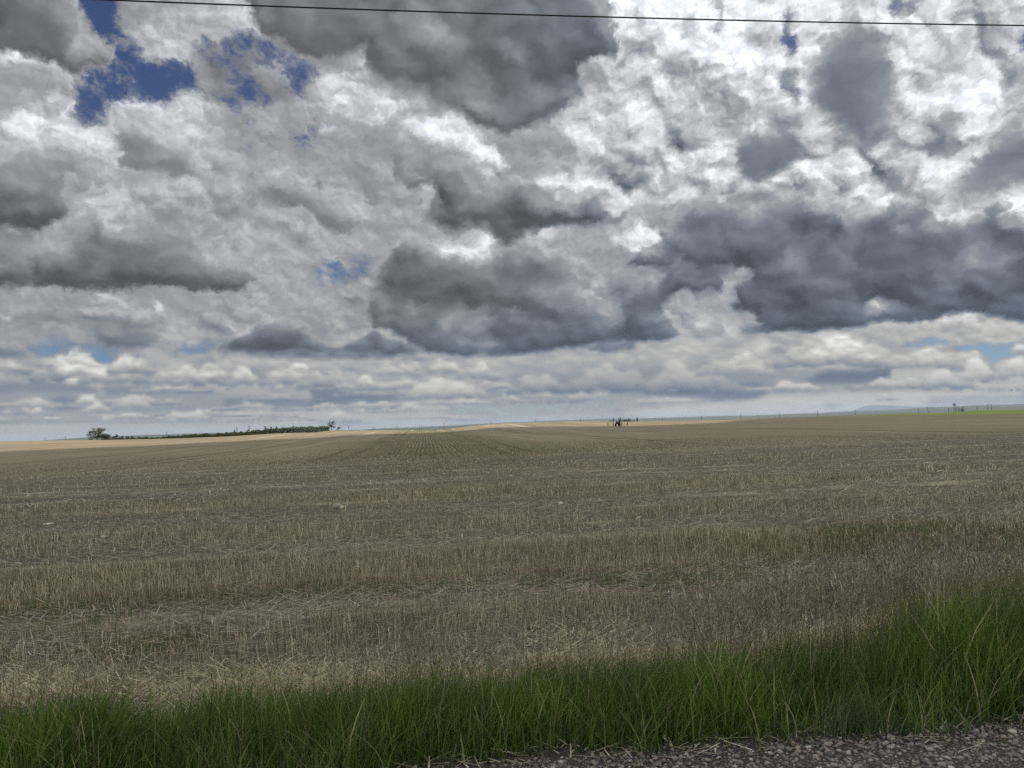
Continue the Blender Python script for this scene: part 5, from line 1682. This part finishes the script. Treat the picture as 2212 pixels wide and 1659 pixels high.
# ------------------------------------------------------------------ lattice tower on the right
STEEL, DARK = plain('galvanised steel', (.16, .165, .17), .6, .2, 3), plain('dark drum', (.035, .038, .04), .6)
p = far_at(955.2, 1000)
H_ = top_z(955.2, 403.0, 1000) - p.z
root = tag(empty('lattice_tower', p, -.3), 'lattice tower with a dark drum near its top, beyond the green field', 'tower')
for sx in (-1, 1):
    for sy in (-1, 1):
        MB().tube([(sx * 1.9, sy * 1.9, -.5), (sx * .55, sy * .55, H_ * .93)], [.12, .09]).build('leg', STEEL, root)
br = MB()
for k in range(7):
    z0, z1 = H_ * .93 * k / 7, H_ * .93 * (k + 1) / 7
    a0, a1 = 1.9 - 1.35 * k / 7, 1.9 - 1.35 * (k + 1) / 7
    for sgn in (-1, 1):
        br.tube([(-a0, sgn * a0, z0), (a1, sgn * a1, z1)], .06, 4).tube([(a0, sgn * a0, z0), (-a1, sgn * a1, z1)], .06, 4)
        br.tube([(sgn * a0, -a0, z0), (sgn * a1, a1, z1)], .06, 4).tube([(sgn * a0, a0, z0), (sgn * a1, -a1, z1)], .06, 4)
        br.tube([(-a1, sgn * a1, z1), (a1, sgn * a1, z1)], .06, 4).tube([(sgn * a1, -a1, z1), (sgn * a1, a1, z1)], .06, 4)
br.build('bracing', STEEL, root)
dz = top_z(954.3, 404.6, 1000) - p.z
MB().tube([(-1.9, -.3, dz), (-1.7, -.3, dz), (-.6, 0, dz + .25), (-.3, 0, dz + .3)], [.35, .95, .9, .3], 10).build('drum', DARK, root)
MB().box((0, 0, H_ * .93), (1.7, 1.7, .12)).box((-.4, 0, H_ * .97), (1.3, .3, .5)).build('platform', STEEL, root)

# ------------------------------------------------------------------ dark farm machine between four posts
RUST, IRON, REDP, TYRE, WHITE = plain('rusty dark paint', (.035, .024, .020), .8, .4), plain('sooty iron', (.016, .014, .014), .7), plain('faded red paint', (.20, .05, .045), .7), plain('old rubber', (.014, .013, .013), .9), plain('chalky white', (.50, .47, .43), .8)
g = ground_at(618.0, 426.3)
if g is None or (g - EYE).length > 290:
    g = far_at(618.0, 255)
dm = math.hypot(g.x, g.y)
ms = dm / 255.0
root = tag(empty('farm_machine', g, -math.atan2(g.x, g.y)), 'dark old farm machine with upright pipes standing between wooden posts', 'farm machine')
root.scale = (ms * .76,) * 3


def wheel(name, c, r, wdt, yaw):
    wh = MB()
    prof = [(r, -wdt / 2), (r * 1.0, wdt / 2)]
    wh.tube([(0, -wdt / 2, 0), (0, -wdt / 4, 0), (0, wdt / 4, 0), (0, wdt / 2, 0)], [r * .93, r, r, r * .93], 20)
    o_ = wh.build('tyre', TYRE)
    rim = MB().tube([(0, -wdt / 2 - .02, 0), (0, wdt / 2 + .02, 0)], r * .5, 14).build('rim', IRON)
    e = bpy.data.objects.new(name, o_.data)
    bpy.data.objects.remove(o_)
    COL.objects.link(e)
    e.parent, e.location, e.rotation_euler.z = root, c, yaw
    rim.parent = e
    return e


wheel('wheel', (.75, -.55, .85), .85, .45, 1.15)
wheel('wheel', (.45, .75, .85), .85, .45, 1.15)
wheel('wheel', (-1.05, -.45, .55), .55, .28, .75)
wheel('wheel', (-1.1, .4, .55), .55, .28, .75)
MB().box((-.2, 0, 1.15), (2.5, .5, .22)).box((-1.1, 0, .85), (.18, 1.0, .2)).box((.6, 0, .9), (.25, 1.3, .25)).build('chassis', IRON, root)
MB().box((-.35, 0, 1.7), (1.2, .75, .9)).box((-.35, 0, 2.2), (1.1, .62, .12)).build('engine', RUST, root)
MB().box((.75, 0, 1.95), (.85, 1.1, 1.1)).box((.75, 0, 2.6), (.7, .9, .2)).build('body', IRON, root)
MB().tube([(.52, .1, 2.5), (.52, .1, 3.4), (.42, .1, 4.25)], [.14, .12, .10]).build('exhaust_pipe', IRON, root)
MB().tube([(-.75, .1, 2.1), (-.75, .1, 3.3)], [.08, .07]).build('intake_pipe', IRON, root)
MB().box((1.22, .1, 2.55), (.32, .7, .14)).build('white_piece', WHITE, root)  # white and red pieces added here in place of a distant building
MB().box((1.26, .1, 2.36), (.26, .6, .20)).build('red_piece', REDP, root)
MB().box((-1.25, 0, 1.35), (.1, .9, .12)).tube([(-1.35, -.2, 1.5), (-1.5, -.25, .6)], .05).build('front_axle', RUST, root)
POST = plain('grey post wood', (.095, .080, .060), .95, .3, 4)
for i, (px, py, lab) in enumerate(((608.1, 426.2, 'wooden post farthest left of the farm machine'), (613.3, 426.4, 'wooden post closest to the left side of the farm machine'), (621.8, 426.3, 'wooden post closest to the right side of the farm machine'), (627.4, 425.3, 'wooden post farthest right of the farm machine'))):
    gp = ground_at(px, py) or far_at(px, 255)
    if math.hypot(gp.x, gp.y) > 285:
        gp = far_at(px, 255)
    o = MB().tube([(0, 0, -.3), (0, 0, .6), (.02, 0, .95), (.02, 0, 1.0)], [.13, .13, .12, .06], 8).build('wooden_post', POST)
    o.location = gp
    tag(o, lab, 'post', 'wooden posts round the farm machine')

# ------------------------------------------------------------------ overhead wire
cw = np.polyfit([-4.7776, 1.6206, 11.1934], [8.5059, 8.5202, 8.6761], 2)
cw[0] = max(cw[0], .0006)
pts = [(x_, 11.5, float(np.polyval(cw, x_))) for x_ in np.linspace(-32, 38, 90)]
tag(MB().tube(pts, .0125, 8).build('overhead_wire', plain('black cable', (.012, .012, .014), .5), smooth=True), 'single dark overhead wire crossing the top of the sky', 'wire')

# ------------------------------------------------------------------ unseen cloud, added and outlined to throw shade over the near field
def shade_cloud():
    base = 1000.0
    sh = SUN_DIR / SUN_DIR.z * base
    poly = [(-90, -90), (-150, 20), (-120, 90), (-72, 132), (-40, 165), (0, 205), (22, 212), (42, 196), (64, 184), (90, 205), (122, 262), (155, 335), (215, 400), (330, 380), (330, 200), (250, 20), (120, -90)]
    gx_, gy_ = np.meshgrid(np.arange(-210, 400, 6.0), np.arange(-150, 470, 6.0), indexing='ij')
    d = np.full(gx_.shape, 1e9)
    for i in range(len(poly)):
        (x1, y1), (x2, y2) = poly[i], poly[(i + 1) % len(poly)]
        t = np.clip(((gx_ - x1) * (x2 - x1) + (gy_ - y1) * (y2 - y1)) / ((x2 - x1) ** 2 + (y2 - y1) ** 2), 0, 1)
        d = np.minimum(d, np.hypot(gx_ - x1 - t * (x2 - x1), gy_ - y1 - t * (y2 - y1)))
    d = np.where(inside(poly, gx_, gy_), d, -d)
    d = d + 8 * (vn(gx_ * .05 + 20, gy_ * .05 + 20, 81) - .5)
    h = np.sqrt(np.clip(d, 0, None)) * 9 * (.6 + .8 * vn(gx_ * .018 + 20, gy_ * .018 + 20, 82))
    ni, nj = gx_.shape
    low = -np.sqrt(np.clip(d, 0, None)) * 1.2 * vn(gx_ * .03 + 20, gy_ * .03 + 20, 83)
    up_ = np.stack([gx_ + sh.x, gy_ + sh.y, base + h], -1).reshape(-1, 3)
    dn_ = np.stack([gx_ + sh.x, gy_ + sh.y, base + low], -1).reshape(-1, 3)
    a, b = np.meshgrid(np.arange(ni - 1), np.arange(nj - 1), indexing='ij')
    F_ = np.stack([a * nj + b, (a + 1) * nj + b, (a + 1) * nj + b + 1, a * nj + b + 1], -1).reshape(-1, 4)
    F_ = F_[(d.reshape(-1)[F_] > -4).all(1)]
    m_, t, bsdf = material('cloud')
    bsdf.inputs['Base Color'].default_value = (.9, .9, .92, 1)
    bsdf.inputs['Specular IOR Level'].default_value = 0
    return tag(np_mesh('cloud', np.concatenate([up_, dn_]), np.concatenate([F_, F_[:, ::-1] + len(up_)]), m_, smooth=True), kind='structure')


shade_cloud()

# ------------------------------------------------------------------ haze
HAZE_DENSITY = 3.8e-5

me = bpy.data.meshes.new('haze')
bmh = bmesh.new()
bmesh.ops.create_cube(bmh, size=1.0)
bmesh.ops.scale(bmh, vec=(34000, 34000, 124), verts=bmh.verts)
bmesh.ops.translate(bmh, vec=(0, 0, 57), verts=bmh.verts)
bmh.to_mesh(me)
bmh.free()
haze = bpy.data.objects.new('haze', me)
COL.objects.link(haze)
hm = bpy.data.materials.new('haze')
hm.use_nodes = True
hm.node_tree.nodes.clear()
pv = hm.node_tree.nodes.new('ShaderNodeVolumePrincipled')
pv.inputs['Color'].default_value = (.46, .58, .76, 1)
pv.inputs['Density'].default_value = HAZE_DENSITY
pv.inputs['Anisotropy'].default_value = .2
mo = hm.node_tree.nodes.new('ShaderNodeOutputMaterial')
hm.node_tree.links.new(pv.outputs[0], mo.inputs['Volume'])
me.materials.append(hm)
tag(haze, 'thin pale air over the whole plain', 'haze', kind='stuff')
